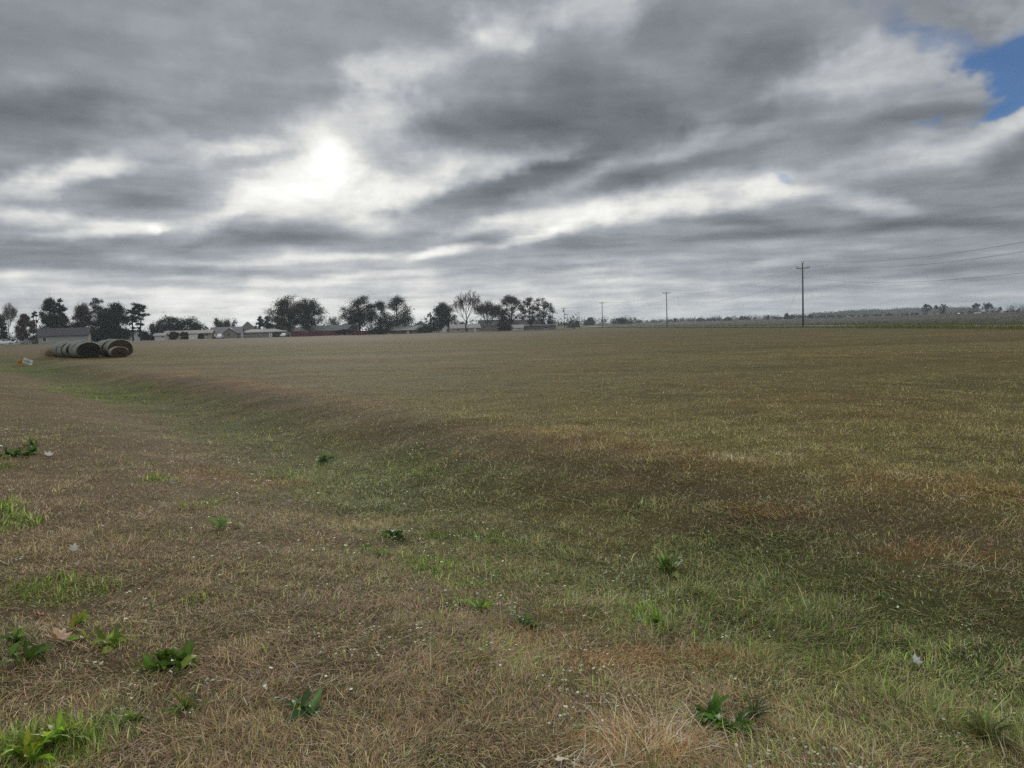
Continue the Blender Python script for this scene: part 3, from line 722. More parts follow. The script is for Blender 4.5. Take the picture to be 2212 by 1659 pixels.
def house(k, x0, x1, base, eave, ridge, D, wall, roof, label, cat='house', name='house', depth=8.0, style='gable', yaw=0.0, over=.45, wins=(), doors=(), front=None, chimney=None, end_wall=None, porch=None, group='houses beyond the field', px=False):
    """x0..x1, base, eave, ridge measured on the photograph; the house itself stands D metres off at its real size"""
    X0, X1, B, E, Rg = (zx(k, x0), zx(k, x1), zy(k, base), zy(k, eave), zy(k, ridge))
    pc = (X0 + X1) / 2
    x, y, z = place(pc, D)
    w = span(X1 - X0, D, pc); h = (B - E) / FPX * D; rise = (E - Rg) / FPX * D
    zb = at_depth(pc, B, D)[2]
    root = empty(name, (x, y, min(z, zb)), -math.atan2(x, y) + R(yaw))
    dz = zb - min(z, zb)
    tag(root, label, cat, group)
    hw, d = w / 2, depth
    b = MB()
    H = h + dz
    if style == 'gable':
        b.add([(-hw, 0, -1.2), (hw, 0, -1.2), (hw, 0, H), (-hw, 0, H)], [(0, 1, 2, 3)])
        b.add([(-hw, d, -1.2), (hw, d, -1.2), (hw, d, H), (-hw, d, H)], [(3, 2, 1, 0)])
        ends = [(-hw, (0, 1, 2, 3, 4)[::-1]), (hw, (0, 1, 2, 3, 4))]
        for ex, fc in ends:
            tgt = b
            if ex > 0 and end_wall is not None:
                tgt = MB()
            tgt.add([(ex, 0, -1.2), (ex, d, -1.2), (ex, d, H), (ex, d / 2, H + rise - .12), (ex, 0, H)], [fc])
            if tgt is not b: tgt.build("end_wall", end_wall, root)
    elif style == 'frontgable':
        b.add([(-hw, 0, -1.2), (hw, 0, -1.2), (hw, 0, H), (0, 0, H + rise - .12), (-hw, 0, H)], [(0, 1, 2, 3, 4)])
        b.add([(-hw, d, -1.2), (hw, d, -1.2), (hw, d, H), (0, d, H + rise - .12), (-hw, d, H)], [(4, 3, 2, 1, 0)])
        for ex, fc in ((-hw, (3, 2, 1, 0)), (hw, (0, 1, 2, 3))): b.add([(ex, 0, -1.2), (ex, d, -1.2), (ex, d, H), (ex, 0, H)], [fc])
    else:
        b.add([(-hw, 0, -1.2), (hw, 0, -1.2), (hw, d, -1.2), (-hw, d, -1.2), (-hw, 0, H), (hw, 0, H), (hw, d, H), (-hw, d, H)], [(0, 1, 5, 4), (1, 2, 6, 5), (2, 3, 7, 6), (3, 0, 4, 7)])
    b.build("wall", wall, root)
    r = MB(); o, t = over, .16
    if style == 'gable':
        sl = rise / (d / 2)
        for sg in (0, 1):
            ys = (-o, d / 2) if sg == 0 else (d + o, d / 2)
            zs = (H - sl * o, H + rise)
            lo = [(-hw - o, ys[0], zs[0]), (hw + o, ys[0], zs[0]), (hw + o, ys[1], zs[1]), (-hw - o, ys[1], zs[1])]
            hi = [(a, c, e + t) for a, c, e in lo]
            r.add(lo + hi, [(4, 5, 6, 7), (3, 2, 1, 0), (0, 1, 5, 4), (1, 2, 6, 5), (3, 0, 4, 7)])
    elif style == 'frontgable':
        sl = rise / hw
        for sg in (-1, 1):
            lo = [(sg * (hw + o), -o, H - sl * o), (sg * (hw + o), d + o, H - sl * o), (0, d + o, H + rise), (0, -o, H + rise)]
            hi = [(a, c, e + t) for a, c, e in lo]
            r.add(lo + hi, [(4, 5, 6, 7), (3, 2, 1, 0), (0, 1, 5, 4), (3, 0, 4, 7), (1, 2, 6, 5)])
    else:
        rl = max(hw - d / 2 * .9, .3)
        lo = [(-hw - o, -o, H), (hw + o, -o, H), (hw + o, d + o, H), (-hw - o, d + o, H)]
        v = lo + [(a, c, e + t) for a, c, e in lo] + [(-rl, d / 2, H + rise), (rl, d / 2, H + rise)]
        r.add(v, [(3, 2, 1, 0), (0, 1, 5, 4), (1, 2, 6, 5), (2, 3, 7, 6), (3, 0, 4, 7), (4, 5, 9, 8), (5, 6, 9), (6, 7, 8, 9), (7, 4, 8)])
    ro = r.build("roof", roof, root)
    if chimney:
        c = MB(); c.box(chimney[0] * hw - .4, chimney[0] * hw + .4, d / 2 - .4, d / 2 + .4, H + rise * .5, H + rise + chimney[1]); c.build("chimney", M['brick'], ro)
    if px: wins = ()
    for (u, zc_, ww, hh) in wins:
        cx = u * hw
        wb = MB(); wb.box(cx - ww / 2, cx + ww / 2, -.03, .02, dz + zc_ - hh / 2, dz + zc_ + hh / 2); wo_ = wb.build("window", M['glass'], root)
        fb = MB(); q_ = .09
        fb.box(cx - ww / 2 - q_, cx + ww / 2 + q_, -.06, -.001, dz + zc_ + hh / 2, dz + zc_ + hh / 2 + q_); fb.box(cx - ww / 2 - q_, cx + ww / 2 + q_, -.06, -.001, dz + zc_ - hh / 2 - q_, dz + zc_ - hh / 2)
        fb.box(cx - ww / 2 - q_, cx - ww / 2, -.06, -.001, dz + zc_ - hh / 2, dz + zc_ + hh / 2); fb.box(cx + ww / 2, cx + ww / 2 + q_, -.06, -.001, dz + zc_ - hh / 2, dz + zc_ + hh / 2)
        fb.build("frame", M['trim'], wo_)
    for (u, ww, hh, mt) in doors:
        cx = u * hw; db = MB(); db.box(cx - ww / 2, cx + ww / 2, -.05, .02, dz - .3, dz + hh); db.build("door", mt, root)
    if front:                                   # a wing with its gable to the street
        u0, u1, fr, wl, rf = front
        a0, a1 = u0 * hw, u1 * hw; mid = (a0 + a1) / 2; fd = 1.8
        g = MB(); g.add([(a0, -fd, -1.2), (a1, -fd, -1.2), (a1, -fd, H - .05), (mid, -fd, H + fr - .15), (a0, -fd, H - .05)], [(0, 1, 2, 3, 4)])
        g.add([(a0, -fd, -1.2), (a0, -.002, -1.2), (a0, -.002, H - .05), (a0, -fd, H - .05)], [(3, 2, 1, 0)]); g.add([(a1, -fd, -1.2), (a1, -.002, -1.2), (a1, -.002, H - .05), (a1, -fd, H - .05)], [(0, 1, 2, 3)])
        g.build("gable_wall", wl, root)
        g = MB(); sl = fr / ((a1 - a0) / 2)
        for sg, ax in ((-1, a0), (1, a1)):
            lo = [(ax + sg * .4, -fd - .4, H - sl * .4), (ax + sg * .4, d * .35, H - sl * .4), (mid, d * .35, H + fr), (mid, -fd - .4, H + fr)]
            hi = [(p, q_, e + .18) for p, q_, e in lo]
            g.add(lo + hi, [(4, 5, 6, 7), (3, 2, 1, 0), (0, 1, 5, 4), (3, 0, 4, 7), (1, 2, 6, 5)])
        g.build("gable_roof", rf, root)
        wb = MB(); wb.box(mid - .9, mid - .1, -fd - .03, -fd + .02, dz + .9, dz + 2.0); wb.build("window", M['glass'], root)
    if porch:                                   # lean-to on posts past one end
        side, pw, npost = porch
        ex = side * hw; e2 = ex + side * pw
        g = MB(); lo = [(ex, -.6, H + .1), (e2, -.6, H - .75), (e2, d * .8, H - .75), (ex, d * .8, H + .1)]
        g.add(lo + [(p, q_, e + .14) for p, q_, e in lo], [(0, 1, 2, 3), (7, 6, 5, 4), (0, 4, 5, 1), (1, 5, 6, 2), (2, 6, 7, 3)])
        g.build("porch_roof", roof, root)
        for i in range(npost):
            px_ = ex + (e2 - ex) * (i + .6) / npost
            g = MB(); g.box(px_ - .1, px_ + .1, -.4, -.2, -1, H - .3 - .6 * (i / npost)); g.build("post", M['dark_wood'], root)
    return root

house(1, 600, 1395, 900, 768, 660, 215, M['siding_grey'], M['roof_dark'], "long grey-sided building with a dark roof behind the round bales", depth=8.5, yaw=-7, wins=[(-.74, 1.45, .9, 1.3)], end_wall=M['gable_tan'], porch=(-1, 3.2, 4), over=.5)
house(1, 1800, 2080, 858, 790, 700, 255, M['siding_white'], M['roof_dark'], "small white house with a dark gable roof behind the right-hand bales", depth=9, yaw=-32, wins=[(-.3, 1.4, 1, 1.1), (.4, 1.4, 1, 1.1)], porch=(-1, 2.6, 3))
house(2, 440, 600, 842, 772, 742, 245, M['siding_white'], M['roof_light'], "little white shed left of the wide round oak", 'shed', 'shed', depth=4, yaw=-14, end_wall=M['siding_white'], wins=[(.6, 1.2, .6, .8)], group='sheds beyond the field')
house(2, 600, 1350, 832, 742, 697, 262, M['siding_tan'], M['roof_tan'], "tan bungalow with a pale roof partly hidden by two dark shrubs", depth=9, yaw=-8, wins=[(-.75, 1.5, 1.3, 1.0), (-.05, 1.5, 1.2, 1.0), (.8, 1.5, 1.2, 1.0)], doors=[(.22, 3.4, 2.2, M['door_white']), (.47, .9, 2.9, M['door_white'])], end_wall=M['brick'])
house(2, 1330, 1815, 822, 738, 642, 280, M['siding_taupe'], M['roof_grey'], "taupe house with a large grey roof and a front-facing gable", depth=10, yaw=-6, front=(-.15, .75, 1.9, M['siding_taupe'], M['roof_grey']), wins=[(.9, 1.5, .7, 1.0)], doors=[(-.6, 4.0, 2.2, M['teal'])], end_wall=M['siding_white'])
house(3, -265, 350, 668, 606, 562, 292, M['siding_taupe'], M['roof_light'], "low taupe bungalow with a pale hipped roof and white columns", depth=9, style='hip', wins=[(-.75, 1.4, 1, .9), (-.35, 1.4, 1, .8), (-.1, 1.4, .8, .8)], doors=[(.28, .35, 2.5, M['trim']), (.36, .35, 2.5, M['trim']), (.6, 3.2, 2.1, M['dark_wood'])])
house(2, 1790, 2060, 760, 690, 552, 345, M['brick'], M['roof_brown'], "house with a tall dark brown roof rising behind the pale hipped bungalow", depth=12, style='hip')
house(3, 40, 330, 610, 590, 505, 345, M['brick'], M['roof_brown'], "dark-roofed house half hidden left of the big double tree", depth=12, yaw=-30)
house(3, 330, 560, 640, 590, 545, 330, M['siding_white'], M['roof_grey'], "small white house with a grey roof behind the big double tree", depth=8, yaw=-15, wins=[(.3, 1.3, 1, 1)])
house(3, 700, 1310, 652, 578, 514, 325, M['siding_tan'], M['roof_grey'], "grey-roofed house with white garage doors behind the red fence", depth=9, yaw=4, front=(.5, .98, 2.0, M['siding_taupe'], M['roof_grey']), doors=[(-.78, 4.5, 2.9, M['siding_white']), (-.45, 4.2, 2.8, M['siding_white'])], wins=[(.1, 1.9, 1.3, 1.1)], chimney=(.4, .5))
house(3, 645, 800, 600, 545, 480, 380, M['brick'], M['roof_dark'], "dark gable-fronted house rising behind the grey-roofed house by the fence", depth=12, style='frontgable')
house(3, 1740, 2150, 632, 572, 524, 330, M['brick'], M['roof_light'], "dark brick bungalow with a bright pale roof", depth=10, yaw=2, wins=[(-.5, 1.3, 1.2, 1.0), (.55, 1.3, 1.2, 1.0)], doors=[(.1, .9, 2.1, M['door_white'])], over=.8)
house(3, 1985, 2290, 610, 560, 458, 385, M['brick_grey'], M['roof_dark'], "house with a steep dark hipped roof between the brick bungalow and dense dark tree", depth=14, style='hip')
house(4, 378, 492, 702, 655, 602, 335, M['siding_white'], M['roof_light'], "narrow white shed with a gable front beside the bare tall tree", 'shed', 'shed', depth=5, style='frontgable', over=.25, doors=[(.5, .8, 1.9, M['dark_wood'])], group='sheds beyond the field')
house(4, 505, 890, 695, 637, 590, 330, M['siding_tan'], M['roof_light'], "tan bungalow with a light roof under the bare tall tree", depth=9, yaw=5, wins=[(-.5, 1.3, 1.2, .9), (.1, 1.3, 1.1, .9)], doors=[(.65, .9, 2.0, M['door_white'])])
house(4, 905, 1125, 692, 630, 582, 328, M['brick_grey'], M['roof_light'], "dark grey gable-fronted house right of the tan bungalow", depth=11, style='frontgable', over=.5)
house(4, 880, 1330, 640, 596, 530, 400, M['brick'], M['roof_dark'], "dark-roofed house standing behind the fan-shaped bare tree", depth=12, yaw=3)
house(4, 1340, 1730, 640, 598, 530, 405, M['brick'], M['roof_dark'], "long dark-roofed house standing behind the clumpy half-bare trees", depth=12, yaw=3)
house(4, 1305, 1458, 686, 632, 597, 338, M['blue_siding'], M['roof_light'], "pale blue-white shed in front of the leafy brown tree", 'shed', 'shed', depth=5, doors=[(-.5, 1.6, 2.0, M['trim'])], group='sheds beyond the field')
house(4, 1465, 1895, 674, 606, 588, 350, M['brick_grey'], M['roof_grey'], "long low grey building at the right end of the houses", 'building', 'low_building', depth=9, yaw=3, wins=[(-.5, 1.4, 1.5, 1), (.4, 1.4, 1.5, 1)], over=.7)
for i, (k, a, b_, c, e, f_, D, lb) in enumerate([(7, 1338, 1374, 1052, 1044, 1034, 620, "far white barn roof below the wooded hill"), (7, 1560, 1650, 1050, 1040, 1030, 640, "far white shed between the three thin bare trees"), (7, 1890, 1925, 1035, 1028, 1020, 700, "tiny white farm building at the far right under low trees")]):
    house(k, a, b_, c, e, f_, D, M['siding_white'], M['trim'], lb, 'barn', 'barn', depth=9, group='far white farm buildings')

# ---- red fence
def fence_run(pts, h, label):
    (k, xa, ya, xb, yb, D) = pts
    a = at_depth(zx(k, xa), zy(k, ya), D); c = at_depth(zx(k, xb), zy(k, yb), D + 4)
    root = empty("board_fence", (a[0], a[1], a[2]), math.atan2(c[1] - a[1], c[0] - a[0])); tag(root, label, 'fence', 'red board fences')
    L = math.hypot(c[0] - a[0], c[1] - a[1]); sl = (c[2] - a[2]) / L
    p = MB(); n = int(L / .3)
    for i in range(n):
        x0 = L * i / n; zz = sl * x0; hh = h + rng.normal(0, .02)
        p.box(x0, x0 + L / n - .02, -.02, .02, zz - .8, zz + hh)
    p.build("board_panel", M['red_board'], root)
    for i in range(int(L / 6) + 1):
        x0 = min(6.0 * i, L); q_ = MB(); q_.box(x0 - .06, x0 + .06, .03, .15, sl * x0 - .8, sl * x0 + h + .06); q_.build("post", M['red_post'], root)
fence_run((3, 442, 662, 1060, 651, 305), 2.15, "long dark red board fence right of the parked cars")
fence_run((3, 1215, 648, 1432, 645, 310), 1.9, "short dark red board fence right of the bare shrub")

# ---- cars
CARM = {'white': principled("white_paint", (.75, .76, .78), .25, .5), 'grey': principled("grey_paint", (.20, .21, .22), .25, .5), 'dark': principled("dark_paint", (.02, .022, .03), .2, .5)}
M['rubber'] = principled("tyre_rubber", (.015, .015, .016), .9); M['lamp'] = principled("lamp_glass", (.6, .6, .58), .1, .5)
def car(k, cx, base, D, col, label, yaw=0, kind='sedan', L=4.6):
    px = zx(k, cx); x, y, z = place(px, D); z = max(z, at_depth(px, zy(k, base), D)[2] - .1)
    root = empty("parked_car" if kind != 'trailer' else "utility_trailer", (x, y, z), -math.atan2(x, y) + R(yaw)); tag(root, label, 'car' if kind != 'trailer' else 'trailer', 'cars parked by the houses' if kind != 'trailer' else None)
    hl = L / 2; W2 = .9
    if kind == 'trailer':
        b = MB(); b.box(-hl, hl, -1, 1, .5, 1.3); b.build("body", CARM['dark'], root)
    else:
        top = 1.45 if kind == 'sedan' else 1.8
        prof = [(-hl, .35), (-hl, .85), (-hl * .95, .95), (-hl * .45, 1.0), (hl * .62, .98), (hl, .85), (hl, .35)]
        b = MB(); b.prism(prof, -W2, W2); b.build("body", CARM[col], root, False)
        cab = [(-hl * .52, 1.0), (-hl * .2, top), (hl * .38, top), (hl * .72, .98)] if kind == 'sedan' else [(-hl * .45, 1.0), (-hl * .25, top), (hl * .92, top), (hl * .98, .9)]
        b = MB(); b.prism(cab, -W2 * .82, W2 * .82); cabo = b.build("cabin", CARM[col], root)
        zs = lambda t_: 1.0 + (top - 1.0) * t_
        x0, x1 = (cab[0][0] + .35, cab[3][0] - .4)
        for sy in (-1, 1):
            for xa_, xb_ in ((x0 + .15, (x0 + x1) / 2 - .05), ((x0 + x1) / 2 + .05, x1 - .15)):
                gl_ = MB(); gl_.box(xa_, xb_, sy * W2 * .83 - .012, sy * W2 * .83 + .012, zs(.2), zs(.82)); gl_.build("window", M['glass'], cabo)
        for sy in (-.6, .6):
            b = MB(); b.box(-hl - .02, -hl + .05, sy - .2, sy + .2, .68, .82); b.build("headlight", M['lamp'], root)
    for sx in ((-.62, .62) if kind != 'trailer' else (-.12, .2)):
        for sy in (-1, 1):
            b = MB(); b.tube([(sx * hl, sy * W2 - .11, .33), (sx * hl, sy * W2 + .11, .33)], [.33, .33], 12); w_ = b.build("wheel", M['rubber'], root)
            b = MB(); b.tube([(sx * hl, sy * W2 - .115, .33), (sx * hl, sy * W2 + .115, .33)], [.2, .2], 10); b.build("rim", M['metal'], w_)
car(1, 62, 922, 208, 'white', "white sedan parked at the far left edge under the bare tree", 10)
car(1, 70, 885, 222, 'dark', "dark sedan parked behind the white sedan at the left edge", 8)
car(1, 455, 902, 212, 'grey', "grey estate car parked beside the porch of the long grey building", 20, 'suv')
car(2, 1475, 818, 268, 'white', "white off-roader parked in front of the teal garage door", 78, 'suv')
car(2, 1380, 805, 272, 'white', "white car half seen beside the tan bungalow's dark end wall", 85)
car(3, 328, 665, 283, 'white', "white sedan parked at the left end of the red fence", 70)
car(3, 398, 660, 284, 'dark', "dark off-roader parked between white sedan and red fence", 80, 'suv')
car(4, 2125, 652, 345, 'dark', "low dark utility trailer left alone near the far power poles", 4, 'trailer', 6.0)

drv = [at_depth(zx(1, a), zy(1, b_), D) for a, b_, D in ((-60, 918, 195), (235, 922, 190), (470, 905, 205), (480, 900, 212), (200, 908, 206), (-60, 905, 206))]
o = mesh_obj("driveway", [(p[0], p[1], tz(p[0], p[1]) + .12) for p in drv], [tuple(range(len(drv)))], M['concrete'])
tag(o, "pale concrete driveway in front of the cars at the left edge", "driveway", kind="structure")

# ------------------------------------------------------------------ trees
m_bark = mottled("bark", (.032, .028, .025), .3, 4.0, .95, .1, (1, 1, .3)); m_bark_pale = mottled("pale_bark", (.15, .135, .12), .3, 4.0, .95, .1, (1, 1, .3))
m_leaf = leafy("tree_leaf", .14)
def leaf_quads(C, size, g, hue, jit=.28):
    n = len(C)
    a = g.normal(size=(n, 3)); a /= np.linalg.norm(a, axis=1)[:, None]
    b = g.normal(size=(n, 3)); b -= (b * a).sum(1)[:, None] * a; b /= np.linalg.norm(b, axis=1)[:, None]
    s = (size * np.exp(g.normal(0, .3, n)))[:, None]
    co = np.stack([C - a * s, C - b * s * .5, C + a * s, C + b * s * .5], 1).reshape(-1, 3)
    h = np.clip(np.array(hue)[None] * np.exp(g.normal(0, jit, n))[:, None] * (1 + g.normal(0, .1, (n, 3))), .003, .8)
    return co, np.arange(n * 4), np.arange(n) * 4, np.repeat(h, 4, 0)

def make_tree(name, loc, H, Wd, style, hue, seed, label, cat='tree', group=None, bark=None, dens=1.0, leaf=.2, lean=0.0):
    leaf *= .76
    g = np.random.default_rng(seed)
    root = empty(name, loc, 0); tag(root, label, cat, group)
    t = MB(); bark = bark or m_bark
    tr = .016 * H + .05
    if style in ('bare', 'barefan'):
        tw = MB()
        def grow(p, d, L, r, dep):
            if dep > (6 if style == 'bare' else 5): return
            q_ = p + d * L * .5 + g.normal(0, .05, 3) * L; e = p + d * L + g.normal(0, .08, 3) * L
            (t if dep < 3 else tw).tube([p, q_, e], [r, r * .85, r * .68], 5 if dep < 2 else 3, False)
            nch = {0: 3, 1: 4, 2: 4, 3: 4, 4: 3, 5: 3}.get(dep, 2)
            for i in range(nch):
                ax = g.normal(size=3); ax -= (ax @ d) * d; ax /= np.linalg.norm(ax)
                spread = (.42 if style == 'bare' else .5) + .12 * g.random()
                if i == 0: spread *= .35
                nd = d * math.cos(spread) + ax * math.sin(spread) + np.array([0, 0, .10]); nd /= np.linalg.norm(nd)
                st_ = e if i < 2 else p + (e - p) * g.uniform(.45, .95)
                grow(st_, nd, L * g.uniform(.62, .84), max(r * (.66 if i == 0 else .5), .034), dep + 1)
        if style == 'bare':
            grow(np.zeros(3), np.array([lean, 0, 1.0]), H * .30, tr, 0)
        else:
            for i in range(7):
                a = g.uniform(0, 6.28); d = np.array([math.cos(a) * .5, math.sin(a) * .5, 1.0]); d /= np.linalg.norm(d)
                grow(np.array([0, 0, H * .08]), d, H * .26, tr * .55, 0)
            t.tube([(0, 0, -.5), (0, 0, H * .1)], [tr * 1.2, tr], 6)
        V = np.array(t.v + tw.v); sx = Wd / max(np.percentile(np.abs(V[:, 0]), 93), .1); sz = H / V[:, 2].max()
        for m_ in (t, tw): m_.v = [(v[0] * sx, v[1] * sx, v[2] * sz) for v in m_.v]
        t.build("trunk", bark, root); tw.build("crown", bark, root)
        return root
    lead = [np.array([0, 0, -.4]), np.array([g.normal(0, .02) * H, 0, H * .3]), np.array([g.normal(0, .03) * H + lean * H * .6, g.normal(0, .03) * H, H * .62]), np.array([lean * H, 0, H * .9])]
    def on_trunk(hz):
        hs = [p[2] for p in lead]; return np.array([np.interp(hz, hs, [p[k] for p in lead]) for k in range(3)])
    cl = []
    if style == 'round':
        clear, n = .13, int(64 * dens)
        while len(cl) < n:
            d = g.normal(size=3); d /= np.linalg.norm(d); u = g.random() ** .38
            u = u * .92
            p = np.array([d[0] * Wd * u, d[1] * Wd * u, H * (clear + (1 - clear) * (.5 + .5 * d[2] * u))])
            if p[2] < H * (clear + .05) and g.random() < .6: continue
            cl.append((p * (1, 1, 1), Wd * g.uniform(.13, .21), .7))
    elif style == 'oval':
        clear, n = .08, int(54 * dens)
        for i in range(n):
            v = g.random(); rad = Wd * math.sin(math.pi * min(.98, .12 + .88 * v ** .8)) ** .7 * g.random() ** .5; a = g.uniform(0, 6.28)
            cl.append((np.array([rad * math.cos(a), rad * math.sin(a), H * (clear + (.95 - clear) * v)]), Wd * g.uniform(.15, .24), .8))
    elif style == 'wide':
        clear, n = .2, int(64 * dens)
        for i in range(n):
            u = g.random() ** .42; a = g.uniform(0, 6.28); up_ = g.random() ** .6
            rad = Wd * u; top = H * (.98 - .50 * (rad / Wd) ** 2.2)
            cl.append((np.array([rad * math.cos(a), rad * math.sin(a) * .8, H * clear * .9 + (top - H * clear * .9) * up_]), H * g.uniform(.09, .15), .75))
    elif style == 'pine':
        clear, n = .20, int(44 * dens)
        for i in range(n):
            v = g.random() ** .75; rad = Wd * (1 - .55 * v) * g.uniform(.25, 1.0); a = g.uniform(0, 6.28)
            cl.append((np.array([rad * math.cos(a) + lean * H * v, rad * math.sin(a), H * (clear + (.97 - clear) * v)]), Wd * g.uniform(.16, .27), .45))
        for i in range(int(6 * dens)):
            cl.append((np.array([g.normal(0, .25) * Wd + lean * H, g.normal(0, .25) * Wd, H * g.uniform(.85, .97)]), Wd * .25, .5))
    elif style == 'tallpine':
        clear, n = .5, int(24 * dens)
        for i in range(n):
            v = g.random() ** .8; rad = Wd * (1 - .5 * abs(v - .35)) * g.uniform(.2, 1.0); a = g.uniform(0, 6.28)
            cl.append((np.array([rad * math.cos(a) + lean * H * .8, rad * math.sin(a), H * (clear + (.97 - clear) * v)]), Wd * g.uniform(.15, .26), .5))
        for i in range(5): cl.append((np.array([g.normal(0, .2) * Wd + lean * H * .6, g.normal(0, .2) * Wd, H * g.uniform(.22, .45)]), Wd * .18, .5))
    elif style == 'stems':
        clear, n = .08, int(60 * dens); ns = 8
        for i in range(ns):
            a = 2 * math.pi * i / ns + g.normal(0, .3); rr = Wd * g.uniform(.35, .95); hh = H * g.uniform(.78, 1.0) * (1 - .22 * (rr / Wd))
            for j in range(n // ns):
                v = g.uniform(.25, .97); cl.append((np.array([rr * math.cos(a) * v ** .7, rr * math.sin(a) * v ** .7, hh * v]), Wd * g.uniform(.10, .16), 1.5))
    elif style == 'shrub':
        clear, n = .05, int(24 * dens)
        for i in range(n):
            a = g.uniform(0, 6.28); u = g.random() ** .5; v = g.random()
            cl.append((np.array([Wd * u * math.cos(a), Wd * u * math.sin(a), H * (.12 + .8 * v * (1 - .35 * u * u))]), Wd * .24, .8))
    elif style == 'clumpy':
        clear, n = .2, int(34 * dens)
        for i in range(n):
            v = g.random() ** .7; a = g.uniform(0, 6.28); rad = Wd * (.35 + .65 * math.sin(math.pi * (.15 + .8 * v))) * g.random() ** .45
            cl.append((np.array([rad * math.cos(a), rad * math.sin(a), H * (clear + (.96 - clear) * v)]), Wd * g.uniform(.10, .17), .9))
    if style in ('clumpy', 'stems'):
        for i in range(3):
            a = g.uniform(0, 6.28); t.tube([(g.normal(0, .2), g.normal(0, .2), -.4), (math.cos(a) * Wd * .18, math.sin(a) * Wd * .18, H * .35), (math.cos(a) * Wd * .42, math.sin(a) * Wd * .42, H * .8)], [tr * .7, tr * .5, tr * .16], 5)
    t.tube(lead, [tr * 1.25, tr, tr * .6, tr * .18], 7)
    pts, twig = [], MB()
    nl = {'round': 230, 'oval': 290, 'wide': 260, 'pine': 250, 'tallpine': 180, 'stems': 75, 'shrub': 170, 'clumpy': 150}[style]
    for (p, rad, flat) in cl:
        hb = np.clip(p[2] - np.hypot(p[0], p[1]) * g.uniform(.35, .8), H * clear * .75, H * .88)
        if style in ('pine', 'tallpine'): hb = np.clip(p[2] - .04 * H, H * .15, H * .88)
        s0 = on_trunk(hb); mid = s0 + (p - s0) * .5 + np.array([0, 0, .05 * H]) + g.normal(0, .02, 3) * H
        L = np.linalg.norm(p - s0)
        r0 = min(tr * .42, .018 * L + .03)
        t.tube([s0, mid, p], [r0, r0 * .65, .02], 4, False)
        for j in range(3):
            e = p + g.normal(0, 1, 3) * rad * 1.1; t.tube([p * .8 + mid * .2, e], [.03, .012], 3, False)
        q_ = g.normal(size=(nl, 3)) * rad * np.array([.75, .75, .75 * flat])
        pts.append(p + q_)
    t.build("trunk", bark, root)
    C = np.concatenate(pts)
    co, lo, st, cl_ = leaf_quads(C, leaf, g, hue)
    fast_mesh("crown", co, lo, st, m_leaf, cl_, parent=root)
    return root

def tree(k, cx, top, base, hw, D, style, hue, seed, label, name='tree', **kw):
    px = zx(k, cx); x, y, z = place(px, D); zb = at_depth(px, zy(k, base), D)[2]
    z = min(z, zb)
    H = at_depth(px, zy(k, top), D)[2] - z
    return make_tree(name, (x, y, z), H, span(hw / _Z[k][2], D, px) * (1.0 if style.startswith('bare') else 1.13), style, hue, seed, label, group=kw.pop('group', 'trees among the houses'), **kw)

DK, OL, BR, RU, GR = (.022, .026, .015), (.036, .036, .018), (.046, .032, .020), (.070, .036, .022), (.018, .028, .016)
tree(1, 150, 235, 890, 165, 228, 'bare', None, 11, "half-bare brown tree above the cars at the far left edge", bark=m_bark_pale)
tree(1, 20, 425, 880, 110, 240, 'oval', OL, 12, "dark olive tree at the left edge behind the half-bare tree")
tree(1, 415, 435, 880, 150, 240, 'oval', RU, 13, "rusty brown rounded tree left of the long grey building")
tree(1, 575, 360, 872, 55, 246, 'clumpy', OL, 14, "thin ragged tree at the left side of the broad pine", dens=.7)
tree(1, 830, 186, 885, 195, 242, 'oval', GR, 15, "broad dark pine rising behind the middle of the long grey building", 'pine_tree', dens=1.2, leaf=.24)
tree(1, 985, 182, 885, 115, 247, 'oval', GR, 80, "second dark pine top just right of the broad dark pine", 'pine_tree', dens=.9, leaf=.24)
tree(1, 1275, 210, 880, 170, 262, 'bare', None, 81, "bare twiggy treetop above the dark brown-leaved tree")
tree(1, 1280, 300, 880, 175, 246, 'oval', BR, 16, "dark brown-leaved tree behind the right end of the long grey building", dens=1.2)
tree(1, 1590, 172, 872, 165, 250, 'clumpy', OL, 17, "tall sparse tree with open top between brown tree and dark pine", dens=1.3)
tree(1, 1650, 420, 880, 230, 238, 'oval', DK, 18, "dense dark oak below the tall sparse tree", dens=1.1)
tree(1, 1860, 255, 862, 215, 243, 'oval', GR, 19, "bushy dark pine over the small white house", 'pine_tree', dens=1.5, leaf=.24)
tree(2, 228, 250, 838, 135, 243, 'tallpine', GR, 20, "tall open pine with a bare trunk standing clear of the others", 'pine_tree', dens=1.3, lean=-.02)
tree(2, 100, 320, 838, 75, 246, 'tallpine', GR, 21, "slim pine between the bushy pine and the tall open pine", 'pine_tree')
tree(2, 395, 565, 838, 62, 290, 'bare', None, 22, "small pale bare tree between the tall open pine and wide oak", bark=m_bark_pale)
tree(2, 820, 452, 838, 365, 275, 'wide', DK, 23, "wide low rounded oak spreading over the tan bungalow", dens=1.5)
tree(2, 745, 690, 836, 66, 240, 'shrub', BR, 24, "dark reddish shrub in front of the tan bungalow's middle", 'shrub', cat='shrub', group='shrubs by the houses')
tree(2, 915, 690, 836, 52, 242, 'shrub', BR, 25, "dark shrub left of the tan bungalow's garage door", 'shrub', cat='shrub', group='shrubs by the houses')
tree(2, 1545, 438, 760, 205, 330, 'stems', OL, 26, "broad many-stemmed tree rising behind the large grey roof", dens=1.6, leaf=.26)
tree(2, 1258, 590, 760, 48, 330, 'stems', OL, 27, "small leafy tree left of the many-stemmed tree", dens=.6)
tree(2, 2125, 465, 760, 70, 340, 'oval', OL, 28, "small rounded tree right of the tall brown roof", dens=.7)
tree(3, 112, 392, 600, 72, 345, 'oval', OL, 29, "small rounded tree just left of the big double tree", dens=.7)
